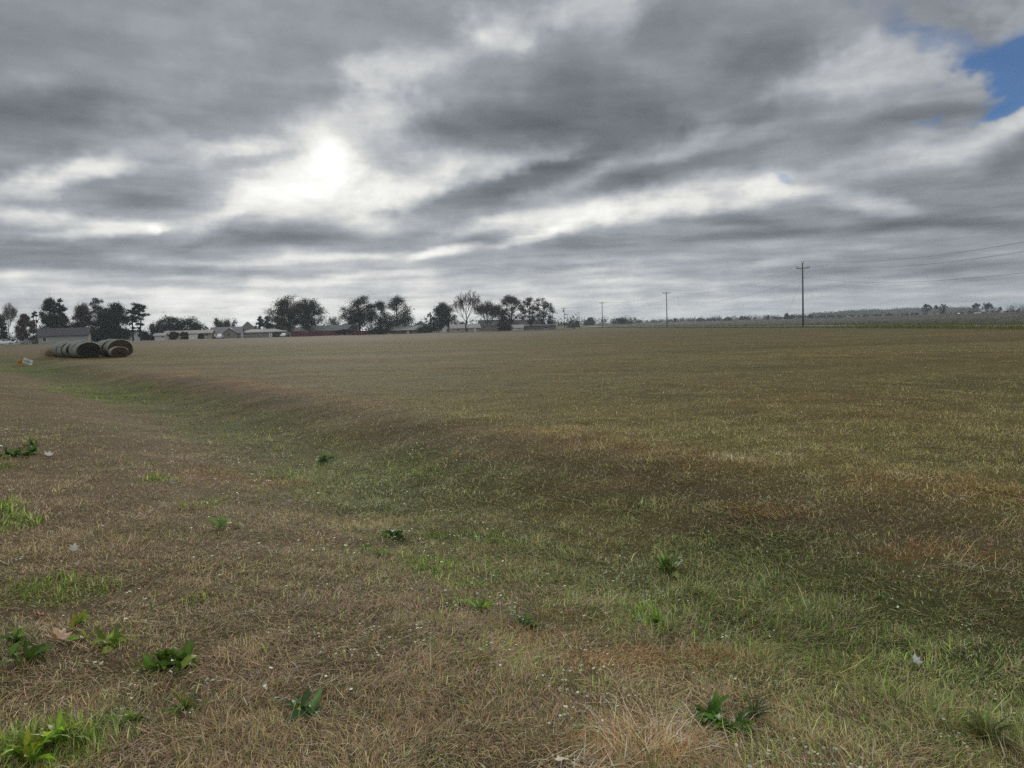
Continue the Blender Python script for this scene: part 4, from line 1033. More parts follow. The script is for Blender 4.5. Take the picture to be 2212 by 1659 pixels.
tree(3, 385, 105, 655, 255, 312, 'round', OL, 30, "big spreading tree beside the utility pole at the fence's left end", dens=1.5, leaf=.24)
tree(3, 650, 148, 650, 220, 318, 'round', DK, 31, "big spreading tree behind the red fence, touching its larger neighbour", dens=1.3, leaf=.24)
tree(3, 270, 440, 640, 60, 335, 'shrub', DK, 70, "dark bush under the left side of the big double tree", 'shrub', cat='shrub', group='shrubs by the houses')
tree(3, 985, 350, 600, 112, 370, 'stems', BR, 32, "small many-stemmed brownish tree above the house behind the red fence", dens=1.0)
tree(3, 1330, 92, 660, 235, 318, 'round', DK, 33, "tall round-headed tree with gaps of sky right of the red fence", dens=1.35, leaf=.23)
tree(3, 1220, 400, 640, 80, 335, 'oval', DK, 34, "low dark tree under the left side of the round-headed tree", dens=.6)
tree(3, 1610, 190, 665, 150, 325, 'oval', DK, 35, "middle dark tree between the round-headed tree and the dense tall one", dens=.9)
tree(3, 1835, 112, 665, 195, 335, 'oval', GR, 36, "dense tall dark tree over the dark brick bungalow", dens=1.2, leaf=.24)
tree(3, 1130, 560, 655, 100, 303, 'barefan', None, 37, "bare twiggy shrub growing in front of the red fence", 'shrub', cat='shrub', group='shrubs by the houses')
tree(4, 410, 292, 700, 140, 340, 'oval', DK, 38, "very dense dark tree left of the bare tall tree", dens=1.4, leaf=.25)
tree(4, 235, 420, 680, 55, 350, 'clumpy', OL, 39, "thin sparse tree at the left side of the very dense dark tree", dens=.7)
tree(4, 710, 122, 690, 172, 325, 'bare', None, 40, "tall bare tree over the tan bungalow")
tree(4, 620, 530, 640, 75, 360, 'shrub', DK, 41, "dark evergreen bush behind the tan bungalow's light roof", 'shrub', cat='shrub', group='shrubs by the houses')
tree(4, 1010, 248, 690, 155, 345, 'barefan', None, 42, "fan-shaped bare tree behind the grey gable-fronted house")
tree(4, 1310, 206, 695, 175, 345, 'clumpy', BR, 43, "leafy brown tree rising behind the pale blue-white shed", dens=1.9, leaf=.26)
tree(4, 1200, 390, 690, 70, 342, 'oval', BR, 44, "low brown tree between the fan-shaped tree and leafy brown tree", dens=.6)
tree(4, 1560, 222, 690, 125, 352, 'clumpy', DK, 45, "half-bare clumpy tree, first right of the leafy brown tree", dens=1.1, leaf=.24)
tree(4, 1730, 225, 690, 145, 355, 'clumpy', DK, 46, "half-bare clumpy tree at the right end of the whole tree row", dens=1.3, leaf=.24)
tree(4, 1840, 520, 680, 45, 360, 'bare', None, 47, "small bare tree at the right end of the long low building")

for k, cx, top, base, hw, D, hue, sd, lb in [
  (1, 1530, 640, 865, 130, 236, DK, 82, "dark thicket between the long grey building and the small white house"),
  (2, 330, 690, 845, 110, 248, DK, 83, "dark hedge left of the little white shed"),
  (2, 1180, 740, 830, 40, 250, DK, 84, "small dark bush right of the tan bungalow's white door"),
  (3, 1560, 560, 645, 120, 322, DK, 85, "dark thicket between the red fence and the dark brick bungalow"),
  (4, 190, 610, 695, 110, 328, DK, 86, "dark low thicket left of the very dense dark tree"),
  (4, 1200, 590, 690, 90, 332, DK, 87, "dark bushes between the gable-fronted house and the pale blue-white shed")]:
    tree(k, cx, top, base, hw, D, 'shrub', hue, sd, lb, 'shrub', cat='shrub', group='shrubs by the houses', dens=1.4)
# far trees over the ploughed ground
FAR = (.080, .085, .074)  # leaf colour lightened to carry some of the distance haze
for i, (k, cx, top, base, hw, D, st_, lb) in enumerate([
  (7, 945, 913, 1072, 55, 560, 'clumpy', "dark spreading tree standing before the wooded hill"), (7, 1155, 908, 1062, 50, 570, 'clumpy', "flat-topped open tree right of the dark spreading tree"), (7, 1060, 925, 1060, 26, 580, 'bare', "slim bare tree between the two spreading trees at the hill"),
  (7, 1540, 920, 1050, 32, 600, 'bare', "first of three thin bare trees right of the wooded hill"), (7, 1600, 895, 1048, 34, 605, 'bare', "middle one of three thin bare trees right of the wooded hill"), (7, 1722, 882, 1045, 56, 590, 'barefan', "largest twin-topped bare tree right of the wooded hill"),
  (7, 1893, 955, 1035, 28, 650, 'clumpy', "small open tree over the tiny white farm building"), (7, 2138, 972, 1030, 22, 700, 'round', "little round tree at the far right edge of the horizon"),
  (6, 1150, 800, 890, 34, 620, 'oval', "rounded green-grey tree left of the nearest power pole"), (6, 1222, 815, 890, 30, 630, 'oval', "second rounded tree just left of the nearest power pole"), (6, 908, 822, 890, 18, 640, 'oval', "narrow dark tree in the low far hedge"),
  (6, 1455, 815, 880, 32, 620, 'oval', "dark round tree just right of the nearest power pole"), (6, 370, 848, 905, 42, 700, 'round', "pair-crowned pale tree far out on the flat horizon"), (6, 598, 835, 895, 16, 700, 'bare', "slight bare tree alone in the far hedge"),
  (6, 1705, 808, 860, 20, 650, 'oval', "left one of two small dark trees at the hill's foot"), (6, 1748, 815, 860, 15, 650, 'oval', "right one of two small dark trees at the hill's foot"), (6, 1862, 815, 855, 34, 650, 'shrub', "wide dark bush at the wooded hill's foot"),
  (5, 395, 852, 990, 52, 560, 'wide', "tallest round tree of the distant grove behind the lamp pole"), (5, 815, 848, 985, 62, 600, 'barefan', "open bare tree at the right end of the distant grove"), (5, 1522, 862, 925, 18, 620, 'clumpy', "lone small tree on the far field's edge between two power poles"),
  (5, 145, 890, 1000, 30, 540, 'round', "round grey tree right of the twin transformer poles"), (5, 230, 895, 1000, 34, 545, 'round', "round grey tree left of the lamp pole in the grove")]):
    tree(k, cx, top, base, hw, D, st_, tuple(np.array(FAR) * (1 + .25 * math.sin(i * 2.3))), 200 + i, lb, 'far_tree', group='far trees on the horizon', leaf=.34, dens=.6)

# the unbroken far tree line
def mass(name, label, cat, pts, seed, hue_fn, leaf, per):
    g = np.random.default_rng(seed); cs, hs = [], []
    for (x, y, z, rad, hgt, hue) in pts:
        q_ = g.normal(size=(per, 3)) * np.array([rad * .45, rad * .45, hgt * .26]) + np.array([x, y, z + hgt * .52])
        q_[:, 2] = np.maximum(q_[:, 2], z)
        cs.append(q_); hs.append(np.repeat(np.array(hue)[None] * math.exp(g.normal(0, .25)), per, 0))
    C = np.concatenate(cs); Hh = np.concatenate(hs)
    co, lo, st, cl_ = leaf_quads(C, leaf, g, (1, 1, 1), .3)
    o = fast_mesh(name, co, lo, st, m_leaf, cl_ * np.repeat(Hh, 4, 0)); tag(o, label, cat, kind="stuff"); return o
g = np.random.default_rng(91); pts = []
for (xa, xb, D, n, h0, h1) in [(1190, 1250, 600, 10, 3, 5), (1245, 1380, 680, 40, 3, 8), (1375, 1560, 900, 60, 2.5, 5), (1500, 1780, 740, 80, 1.5, 4.5), (1760, 2260, 640, 110, .8, 2.2), (2060, 2260, 900, 40, 4, 9), (1440, 1760, 1300, 70, 4, 9), (-60, 1250, 520, 150, 4, 9), (1990, 2260, 1600, 60, 6, 14)]:
    for i in range(n):
        px = g.uniform(xa, xb); d = D * g.uniform(.94, 1.06); x, y, _ = at_depth(px, 700, d); hh = g.uniform(h0, h1)
        pts.append((x, y, float(terrain(np.array([x]), np.array([y]), False)[0]) - .2, hh * g.uniform(.5, .8), hh, (.085, .092, .085)))  # pale leaf colour has haze painted into it
mass("distant_treeline", "unbroken low line of far trees and hedge along the horizon", "treeline", pts, 92, None, .55, 60)
# the wooded hill
prof = [(440, 262), (560, 228), (650, 210), (760, 197), (900, 194), (1050, 188), (1180, 182), (1400, 178), (1580, 172), (1680, 182), (1780, 212), (1830, 235)]
hx = np.array([zx(8, a) for a, _ in prof]); hy = np.array([zy(8, b_) for _, b_ in prof])
DH = 1500.0
hv, hf = [], []
cols = np.linspace(hx[0] - 4, hx[-1] + 4, 60)
for c in cols:
    top = max(at_depth(c, np.interp(c, hx, hy), DH)[2] - 7.0, .2)
    for j, fr in enumerate((-1.0, -.5, -.2, 0, .3, 1.0)):
        d = DH + fr * 260; p = at_depth(c, 700, d); hv.append((p[0], p[1], max(top * (math.cos(fr * math.pi) * .5 + .5), 0) - .8))
for i in range(len(cols) - 1):
    for j in range(5): hf.append((i * 6 + j, (i + 1) * 6 + j, (i + 1) * 6 + j + 1, i * 6 + j + 1))
o = mesh_obj("hills", hv, hf, mottled("hill_ground", (.06, .058, .045), .2, .02), smooth=True); tag(o, "low long wooded hill on the right horizon", "hill", kind="structure")
pts = []
for i in range(900):
    c = g.uniform(hx[0], hx[-1]); fr = g.uniform(-.95, .5); top = at_depth(c, np.interp(c, hx, hy), DH)[2] - 7
    zz = max(top * (math.cos(fr * math.pi) * .5 + .5), 0) - .8; p = at_depth(c, 700, DH + fr * 260); hh = g.uniform(6.0, 8.8)
    au = zx(8, 1040) < c < zx(8, 1380) and fr < -.25
    pts.append((p[0], p[1], zz, hh * .8, hh, (.19, .11, .06) if au and g.random() < .6 else (.050, .055, .042)))
mass("hill_woodland", "dense woodland with some orange trees covering the far hill", "woodland", pts, 93, None, 1.0, 46)

# ------------------------------------------------------------------ power poles and wires
m_pole = mottled("weathered_pole", (.10, .095, .088), .25, 3.0, .95, .1, (3, 3, .3)); m_ins = principled("insulator", (.16, .15, .15), .3, .4); m_wire = principled("wire", (.06, .06, .065), .5, .3)
m_can = principled("transformer_can", (.14, .145, .15), .5, .3)
POLES = {}
def pole(px, base, top, D, label, arm=2.4, arm_drop=1.0, pins=(), vtop=False, can=None, lamp=None, yaw=0.0, name="power_pole", x=None, lean=0.0, rad=.17, cat='power pole'):
    if x is None: x, y, z = place(px, D)
    else: y = D; z = tz(x, y)
    zt = at_depth(px, top, D)[2] if top is not None else z + 12.1
    H = zt - z
    root = empty(name, (x, y, z), R(yaw)); root.rotation_euler = (0, lean, R(yaw)); tag(root, label, cat, 'poles along the gravel road')
    b = MB(); b.tube([(0, 0, -.6), (0, 0, H * .5), (0, 0, H)], [rad, rad * .82, rad * .66], 10); b.build("pole", m_pole, root, True)
    att = {'top': (x, y, zt + .1), 'neutral': (x + .2, y, zt - 2.7), 'low': (x - .2, y, zt - 2.75)}
    if arm:
        b = MB(); b.box(-arm / 2, arm / 2, -.22, -.10, H - arm_drop - .07, H - arm_drop + .07); ao = b.build("crossarm", m_pole, root)
        b = MB()
        for sg in (-1, 1): b.tube([(sg * arm * .27, -.16, H - arm_drop - .05), (sg * .05, -.14, H - arm_drop - .75)], [.025, .025], 5)
        b.build("brace", M['metal'], root)
        for u in pins:
            b = MB(); b.tube([(u * arm / 2, -.16, H - arm_drop + .07), (u * arm / 2, -.16, H - arm_drop + .20), (u * arm / 2, -.16, H - arm_drop + .23), (u * arm / 2, -.16, H - arm_drop + .38)], [.02, .02, .075, .05], 8); b.build("insulator", m_ins, ao)
        att['left'] = (x - arm / 2 * .95, y, zt - arm_drop + .4); att['right'] = (x + arm / 2 * .95, y, zt - arm_drop + .4)
    if vtop:
        for sg in (-1, 1):
            b = MB(); b.tube([(0, -.1, H - .25), (sg * .18, -.1, H + .12), (sg * .2, -.1, H + .16), (sg * .22, -.1, H + .32)], [.03, .03, .08, .05], 8); b.build("insulator", m_ins, root)
        att['top'] = (x + .2, y, zt + .34); att['top2'] = (x - .2, y, zt + .34)
    b = MB(); b.tube([(rad * .8, -.05, H - 2.7), (rad * .8 + .12, -.05, H - 2.7)], [.05, .05], 8); b.build("insulator", m_ins, root)
    if can:
        b = MB(); b.tube([(can[0], -.3, H - can[1] - 1.0), (can[0], -.3, H - can[1])], [.30, .30], 12); b.build("transformer", m_can, root, False)
    if lamp:
        b = MB(); b.tube([(0, 0, H - .5), (lamp * .6, -.1, H - .15), (lamp, -.1, H - .2)], [.04, .04, .04], 6); ao = b.build("lamp_arm", M['metal'], root)
        b = MB(); b.tube([(lamp, -.1, H - .55), (lamp, -.1, H - .3), (lamp, -.1, H - .2)], [.22, .2, .08], 10); b.build("lamp_head", M['lamp'], ao)
    POLES[label] = att
    return att
A1 = pole(1735, 705, 567.5, 138, "tallest nearest power pole at the right with a single crossarm", 2.5, 1.0, (-.95, -.7, .7, .95), True, lean=-.010)
A2 = pole(zx(5, 1424), 709, zy(5, 508), 249, "second power pole from the right, standing before the far hedge", 2.6, .5, (-.95, -.75, -.3, .6, .95), lean=-.006)
A3 = pole(zx(5, 570), 709, zy(5, 640), 342, "third power pole from the right with a plain crossarm", 2.8, .6, (-.95, .95), lean=-.006)
A4 = pole(zx(5, 63), 711, zy(5, 715), 395, "pole carrying a large transformer, left of the distant grove", 3.2, .6, (-.9, .9), can=(-.5, 1.4), rad=.2)
A5 = pole(zx(5, 101), 711, zy(5, 800), 470, "shorter transformer pole just right of the tall transformer pole", 3.0, .4, (), can=(0, 2.8), rad=.2)
pole(zx(5, 260), 710, zy(5, 780), 380, "lamp pole without a crossarm before the distant grove", 0, lamp=-1.0, rad=.16)
pole(zx(4, 1855), 715, zy(4, 420), 352, "plain pole at the right edge of the clumpy trees", 0, rad=.16)
pole(zx(4, 1820), 715, zy(4, 368), 372, "pole half hidden in the clumpy trees' right branches", 0, rad=.16)
pole(zx(4, 340), 719, zy(4, 478), 325, "lamp pole in front of the very dense dark tree", 0, lamp=-.9, rad=.15)
pole(zx(3, 434), 727, zy(3, 470), 292, "pale utility pole at the left end of the red fence", 0, rad=.2)
pole(zx(6, 262), 700, zy(6, 815), 600, "thin mast alone on the far flat horizon", 0, name="thin_mast", rad=.16, cat='mast')
pole(zx(6, 1472), 690, zy(6, 757), 560, "thin mast close right of the nearest power pole", 0, name="thin_mast", rad=.14, cat='mast')
pole(zx(7, 500), 690, zy(7, 955), 560, "thin mast in front of the wooded hill", 0, name="thin_mast", rad=.16, cat='mast')
A0 = pole(0, None, None, 26, "power pole out beyond the right side holding the near end of the wires", 2.5, 1.0, (-.95, -.7, .7, .95), True, x=54.0)
def wire(a, c, sag, label, rad=.020):
    rad *= .62
    a, c = np.array(a), np.array(c); b = MB(); n = 28
    ps = [a + (c - a) * i / n - np.array([0, 0, 4 * sag * (i / n) * (1 - i / n)]) for i in range(n + 1)]
    b.tube(ps, [rad] * (n + 1), 5, False)
    o = b.build("power_line", m_wire); tag(o, label, 'wire', 'wires between the power poles')
wire(A0['top'], A1['top'], 3.3, "topmost wire running right from the nearest power pole", .02)
wire(A0['top2'], A1['top2'], 3.4, "second highest wire running right from the nearest power pole", .02)
wire(A0['right'], A1['right'], 3.3, "wire running right from the crossarm's right end of the nearest pole", .02)
wire(A0['left'], A1['left'], 3.5, "wire running right from the crossarm's left end of the nearest pole", .016)
wire(A0['neutral'], A1['neutral'], 3.5, "lowest heavy cable running right from the nearest power pole", .03)
for (P, Q, nm, rd, sg) in ((A1, A2, "the first and second poles from the right", .024, 2.3), (A2, A3, "the second and third poles from the right", .03, 1.6), (A3, A4, "the third pole and the transformer pole", .03, 1.0)):
    wire(P['left'], Q['left'], sg, "wire on the crossarms' left ends between " + nm, rd)
    wire(P['right'], Q['right'], sg, "wire on the crossarms' right ends between " + nm, rd)
    wire(P['neutral'], Q['neutral'], sg * 1.05, "low cable under the crossarms between " + nm, rd * 1.3)
w0 = A1['neutral']; gp = place(zx(6, 1085), 150)
b = MB(); b.tube([(w0[0] - .2, w0[1], w0[2]), (gp[0], gp[1], gp[2])], [.016, .016], 5); o = b.build("guy_wire", m_wire); tag(o, "slanting guy wire left of the nearest power pole", "wire")
b = MB(); m_ = np.array(w0) * .18 + np.array(gp) * .82; d_ = (np.array(gp) - np.array(w0)); d_ /= np.linalg.norm(d_)

# ================================================================== bales, signs, plants
def wrap_mat():
    m = bpy.data.materials.new("net_wrap"); m.use_nodes = True; nt = m.node_tree; b = nt.nodes["Principled BSDF"]
    b.inputs["Roughness"].default_value = .7; b.inputs["Specular IOR Level"].default_value = .25
    tc = nn(nt, "ShaderNodeTexCoord")
    mp = nn(nt, "ShaderNodeMapping"); mp.inputs["Scale"].default_value = (.5, 7.0, .5); link(nt, tc.outputs["Object"], mp.inputs[0])
    n1_ = noise(nt, mp.outputs[0], 1.6, 4, .65); n2_ = noise(nt, tc.outputs["Object"], 7.0, 5, .7)
    cr = nn(nt, "ShaderNodeValToRGB"); link(nt, mathn(nt, "MULTIPLY_ADD", n2_, .55, mathn(nt, "MULTIPLY", n1_, .6)), cr.inputs[0])
    cr.color_ramp.elements[0].position = .36; cr.color_ramp.elements[0].color = (.055, .058, .046, 1)
    cr.color_ramp.elements[1].position = .72; cr.color_ramp.elements[1].color = (.27, .295, .255, 1)
    e = cr.color_ramp.elements.new(.52); e.color = (.135, .148, .122, 1)
    link(nt, cr.outputs[0], b.inputs["Base Color"])
    bp = nn(nt, "ShaderNodeBump"); bp.inputs["Strength"].default_value = .5; bp.inputs["Distance"].default_value = .03
    link(nt, n1_, bp.inputs["Height"]); link(nt, bp.outputs[0], b.inputs["Normal"])
    return m
def end_mat(name, dark, light):
    m = bpy.data.materials.new(name); m.use_nodes = True; nt = m.node_tree; b = nt.nodes["Principled BSDF"]
    b.inputs["Roughness"].default_value = .95; b.inputs["Specular IOR Level"].default_value = .05
    tc = nn(nt, "ShaderNodeTexCoord"); sp = nn(nt, "ShaderNodeSeparateXYZ"); link(nt, tc.outputs["Object"], sp.inputs[0])
    xx_ = mathn(nt, "MULTIPLY", sp.outputs[0], .72); zz_ = mathn(nt, "SUBTRACT", sp.outputs[2], .62)
    rad = mathn(nt, "SQRT", mathn(nt, "ADD", mathn(nt, "MULTIPLY", xx_, xx_), mathn(nt, "MULTIPLY", zz_, zz_)))
    an = mathn(nt, "ARCTAN2", zz_, xx_)
    n2_ = noise(nt, tc.outputs["Object"], 5.0, 5, .7)
    sw = mathn(nt, "SINE", mathn(nt, "ADD", mathn(nt, "MULTIPLY", rad, 62.0), mathn(nt, "ADD", an, mathn(nt, "MULTIPLY", n2_, 7.0))))
    t_ = mathn(nt, "MULTIPLY_ADD", sw, .18, mathn(nt, "MULTIPLY", n2_, .9))
    cr = nn(nt, "ShaderNodeValToRGB"); link(nt, t_, cr.inputs[0])
    cr.color_ramp.elements[0].position = .25; cr.color_ramp.elements[0].color = (*dark, 1); cr.color_ramp.elements[1].position = .75; cr.color_ramp.elements[1].color = (*light, 1)
    link(nt, cr.outputs[0], b.inputs["Base Color"])
    bp = nn(nt, "ShaderNodeBump"); bp.inputs["Strength"].default_value = .8; bp.inputs["Distance"].default_value = .04
    link(nt, t_, bp.inputs["Height"]); link(nt, bp.outputs[0], b.inputs["Normal"])
    return m
m_wrap = wrap_mat(); m_end_dark = end_mat("rotten_hay_end", (.010, .010, .010), (.060, .054, .050)); m_end_brown = end_mat("brown_hay_end", (.028, .019, .013), (.125, .090, .062))
def bale(x, y, rz, a, h, L, label, seed, endm, wmat=m_wrap):
    """a round bale lying on its side, sagged: half width a, height h, length L along local y"""
    g = np.random.default_rng(seed); root = empty("hay_bale", (x, y, tz(x, y) - .05), rz); tag(root, label, "hay bale", "round hay bales in two rows")
    nphi, nlen = 56, 15; ph = np.linspace(0, 2 * math.pi, nphi, endpoint=False)
    bump = 1 + .015 * np.sin(ph * 3 + g.uniform(0, 6)) + .012 * np.sin(ph * 5 + g.uniform(0, 6))
    def ring(t, sc):
        zz = h * .47 * np.sin(ph) * bump * sc; zz = np.where(zz < -h * .40, -h * .40 + (zz + h * .40) * .15, zz)
        flare = 1 + .10 * np.clip(-np.sin(ph), 0, 1)
        return np.stack([a * np.cos(ph) * bump * flare * sc, np.full(nphi, t), zz + h * .47], 1)
    rings = []
    for i in range(nlen):
        t = i / (nlen - 1); e = min(t, 1 - t)
        sc = ((.93 + .07 * (1 - (1 - min(e / .08, 1)) ** 2)) if t < .5 else (.80 + .20 * (1 - (1 - min(e / .2, 1)) ** 2))) * (1 + .012 * math.sin(t * 21 + seed) + .008 * g.normal())
        rings.append(ring(L * t, sc))
    v = np.concatenate(rings); f_ = []
    for i in range(nlen - 1):
        for k in range(nphi): f_.append((i * nphi + k, (i + 1) * nphi + k, (i + 1) * nphi + (k + 1) % nphi, i * nphi + (k + 1) % nphi))
    wo2 = mesh_obj("net_wrap", v, f_, wmat, root, True); wo2.data.materials.append(endm)
    for i_, pl in enumerate(wo2.data.polygons):
        if i_ // nphi >= nlen - 3: pl.material_index = 1      # rear shoulder in bare-hay colour, painting in the shaded seam between bales
    for (t, sg) in ((0, 1), (L, -1)):
        r0 = rings[0] if sg > 0 else rings[-1]; c = r0.mean(0); vv = [c + np.array([0, -.05 * sg, 0])]; nr_ = 6
        for j in range(1, nr_ + 1): 
            rr = c + (r0 - c) * j / nr_; rr[:, 1] += -sg * (.05 * (1 - j / nr_)) + g.normal(0, .022, nphi) * (j < nr_); vv += list(rr)
        ff = [(0, 1 + k, 1 + (k + 1) % nphi) for k in range(nphi)]
        for j in range(nr_ - 1):
            for k in range(nphi): ff.append((1 + j * nphi + k, 1 + (j + 1) * nphi + k, 1 + (j + 1) * nphi + (k + 1) % nphi, 1 + j * nphi + (k + 1) % nphi))
        if sg < 0: ff = [x_[::-1] for x_ in ff]
        mesh_obj("cut_end", vv, ff, endm, root, True)
    return root
def row(px, py, dirx, diry, n, a, h, L, names, seed, endm, gap=.10):
    p = ground_at(px, py); rz = math.atan2(-dirx, diry)
    u = np.array([dirx, diry]) / math.hypot(dirx, diry)
    for i in range(n):
        j = np.random.default_rng(seed + i); q_ = p[:2] + u * (i * (L + gap)) + np.array([u[1], -u[0]]) * j.normal(0, .09)
        bale(q_[0], q_[1], rz + j.normal(0, .03), a * j.uniform(.96, 1.03), h * j.uniform(.95, 1.03), L, names[i], seed + i, endm)
row(zx(1, 1425), zy(1, 1128), -.70, .72, 6, 1.0, 1.52, 1.42, ["front bale of the left row, its rotten dark end facing out", "second bale from the front of the left row", "third bale from the front of the left row", "fourth bale from the front of the left row", "fifth bale from the front of the left row, half in weeds", "rearmost bale of the left row above the dead weeds"], 300, m_end_dark)
row(zx(1, 1893), zy(1, 1108), -.66, .75, 3, 1.04, 1.62, 1.42, ["front bale of the right row with its brown end facing out", "middle bale of the right row of bales", "rearmost bale of the right row of bales"], 320, m_end_brown)
p = ground_at(zx(1, 1915), zy(1, 1114)); u = np.array([.66, -.75]); 
bale(p[0] + .1, p[1] - .35, math.atan2(.66, .75), 0.68, 1.0, 1.0, "small low bale standing before the right row of bales", 330, m_end_brown)

# dead weeds round the back of the left row
g = np.random.default_rng(340); n = 1500
a0 = ground_at(zx(1, 740), zy(1, 1095)); a1 = ground_at(zx(1, 1150), zy(1, 1125))
t_ = g.random(n); x = a0[0] + (a1[0] - a0[0]) * t_ + g.normal(0, .22, n); y = a0[1] + (a1[1] - a0[1]) * t_ + g.normal(0, .3, n) + .2
L = g.uniform(.25, 1.0, n) * (1.05 - .65 * t_)
hue = np.array([.13, .085, .055]) * np.exp(g.normal(0, .35, n))[:, None]
co, lo, st, cl = blades(x, y, terrain(x, y), L, np.full(n, .022), np.abs(g.normal(.3, .25, n)), g.random(n) * 6.283, g.normal(.25, .3, n), hue, g.normal(0, .5, n))
o = fast_mesh("dead_weeds", co, lo, st, m_grass, cl); tag(o, "tangle of dead reddish-brown weeds beside the left row of bales", "weeds", kind="stuff")

# ---- two small yard signs, tilted
m_wb = principled("white_board", (.85, .88, .90), .5); m_ob = mottled("orange_board", (.62, .30, .035), .2, 4); m_ink = principled("navy_ink", (.012, .020, .045), .6); m_ink2 = principled("brown_ink", (.10, .045, .012), .6); m_rim = mottled("faded_edge", (.42, .33, .22), .15)
def sign(px, py, D_, w, h, tilt, yaw, label, board, ink, rows, rim, lift):
    p = ground_at(px, py); root = empty("yard_sign", (p[0], p[1], p[2]), -math.atan2(p[0], p[1]) + R(yaw)); tag(root, label, "sign", "small yard signs in the ditch")
    ca, sa = math.cos(R(tilt)), math.sin(R(tilt)); cz = lift
    def rot(vs): return [(x_ * ca - z_ * sa, y_ - z_ * .18, x_ * sa + z_ * ca + cz) for x_, y_, z_ in vs]
    b = MB(); b.box(-w / 2, w / 2, 0, .012, -h / 2, h / 2); b.v = rot(b.v); bo = b.build("board", board, root)
    e_ = .035; b = MB(); b.box(-w / 2, w / 2, -.004, -.0005, h / 2 - e_, h / 2); b.box(-w / 2, w / 2, -.004, -.0005, -h / 2, -h / 2 + e_); b.box(-w / 2, -w / 2 + e_, -.004, -.0005, -h / 2 + e_, h / 2 - e_); b.box(w / 2 - e_, w / 2, -.004, -.0005, -h / 2 + e_, h / 2 - e_)
    b.v = rot(b.v); b.build("border", rim, bo)
    b = MB(); g = np.random.default_rng(int(w * 1000))
    for (zc_, hh, xa, xb, nb, vert) in rows:     # blurred strokes, too far off to spell a word
        if vert:
            xs = np.linspace(xa, xb, nb + 1)
            for i in range(nb): b.box(xs[i], xs[i] + (xs[i + 1] - xs[i]) * .5, -.006, -.002, zc_ - hh / 2 * g.uniform(.7, 1), zc_ + hh / 2 * g.uniform(.7, 1))
        else:
            xs = np.linspace(xa, xb, nb + 1)
            for i in range(nb):
                if g.random() < .1: continue
                wd = (xs[i + 1] - xs[i]); k_ = g.integers(0, 3); x0 = xs[i]; z0, z1 = zc_ - hh / 2, zc_ + hh / 2; s_ = wd * .26
                b.box(x0, x0 + s_, -.006, -.002, z0, z1)
                if k_ != 1: b.box(x0 + s_, x0 + wd * .8, -.006, -.002, z1 - hh * .25, z1)
                if k_ != 0: b.box(x0 + s_, x0 + wd * .8, -.006, -.002, z0, z0 + hh * .25)
                if k_ != 2: b.box(x0 + wd * .58, x0 + wd * .82, -.006, -.002, z0 + hh * .25, z1 - hh * .25)
    b.v = rot(b.v); b.build("lettering", ink, bo)
    for sx in (-.28, .28):
        b = MB(); b.tube([(sx * w * ca, .03, sx * w * sa + cz - h * .3), (sx * w * ca + .04, .05, -.1)], [.008, .008], 5); b.build("stake", M['metal'], root)
p_ = ground_at(60, 789); dsg = p_[1]; s_ = dsg / FPX * math.cos(math.atan2(p_[0], p_[1]))
WS = s_ * 21.5; HS = s_ * 13.2
sign(60.5, 789.5, dsg, WS, HS, -25, 0, "white rectangular sign with dark blue lines of writing, tilted in the ditch", m_wb, m_ink, [(HS * .30, HS * .12, -WS * .14, WS * .18, 5, 0), (HS * .12, HS * .12, -WS * .40, WS * .42, 14, 0), (-HS * .09, HS * .20, -WS * .40, WS * .40, 9, 0), (-HS * .31, HS * .13, -WS * .38, WS * .36, 13, 0)], principled("sign_rim", (.62, .67, .66), .5), s_ * 10.0)
sign(46, 789, dsg, s_ * 16, s_ * 13.8, 14, 8, "orange square sign with brown marks beside the white one", m_ob, m_ink2, [(s_ * 1.0, s_ * 8, -s_ * 5.5, s_ * 5.5, 6, 1)], m_rim, s_ * 7.2)

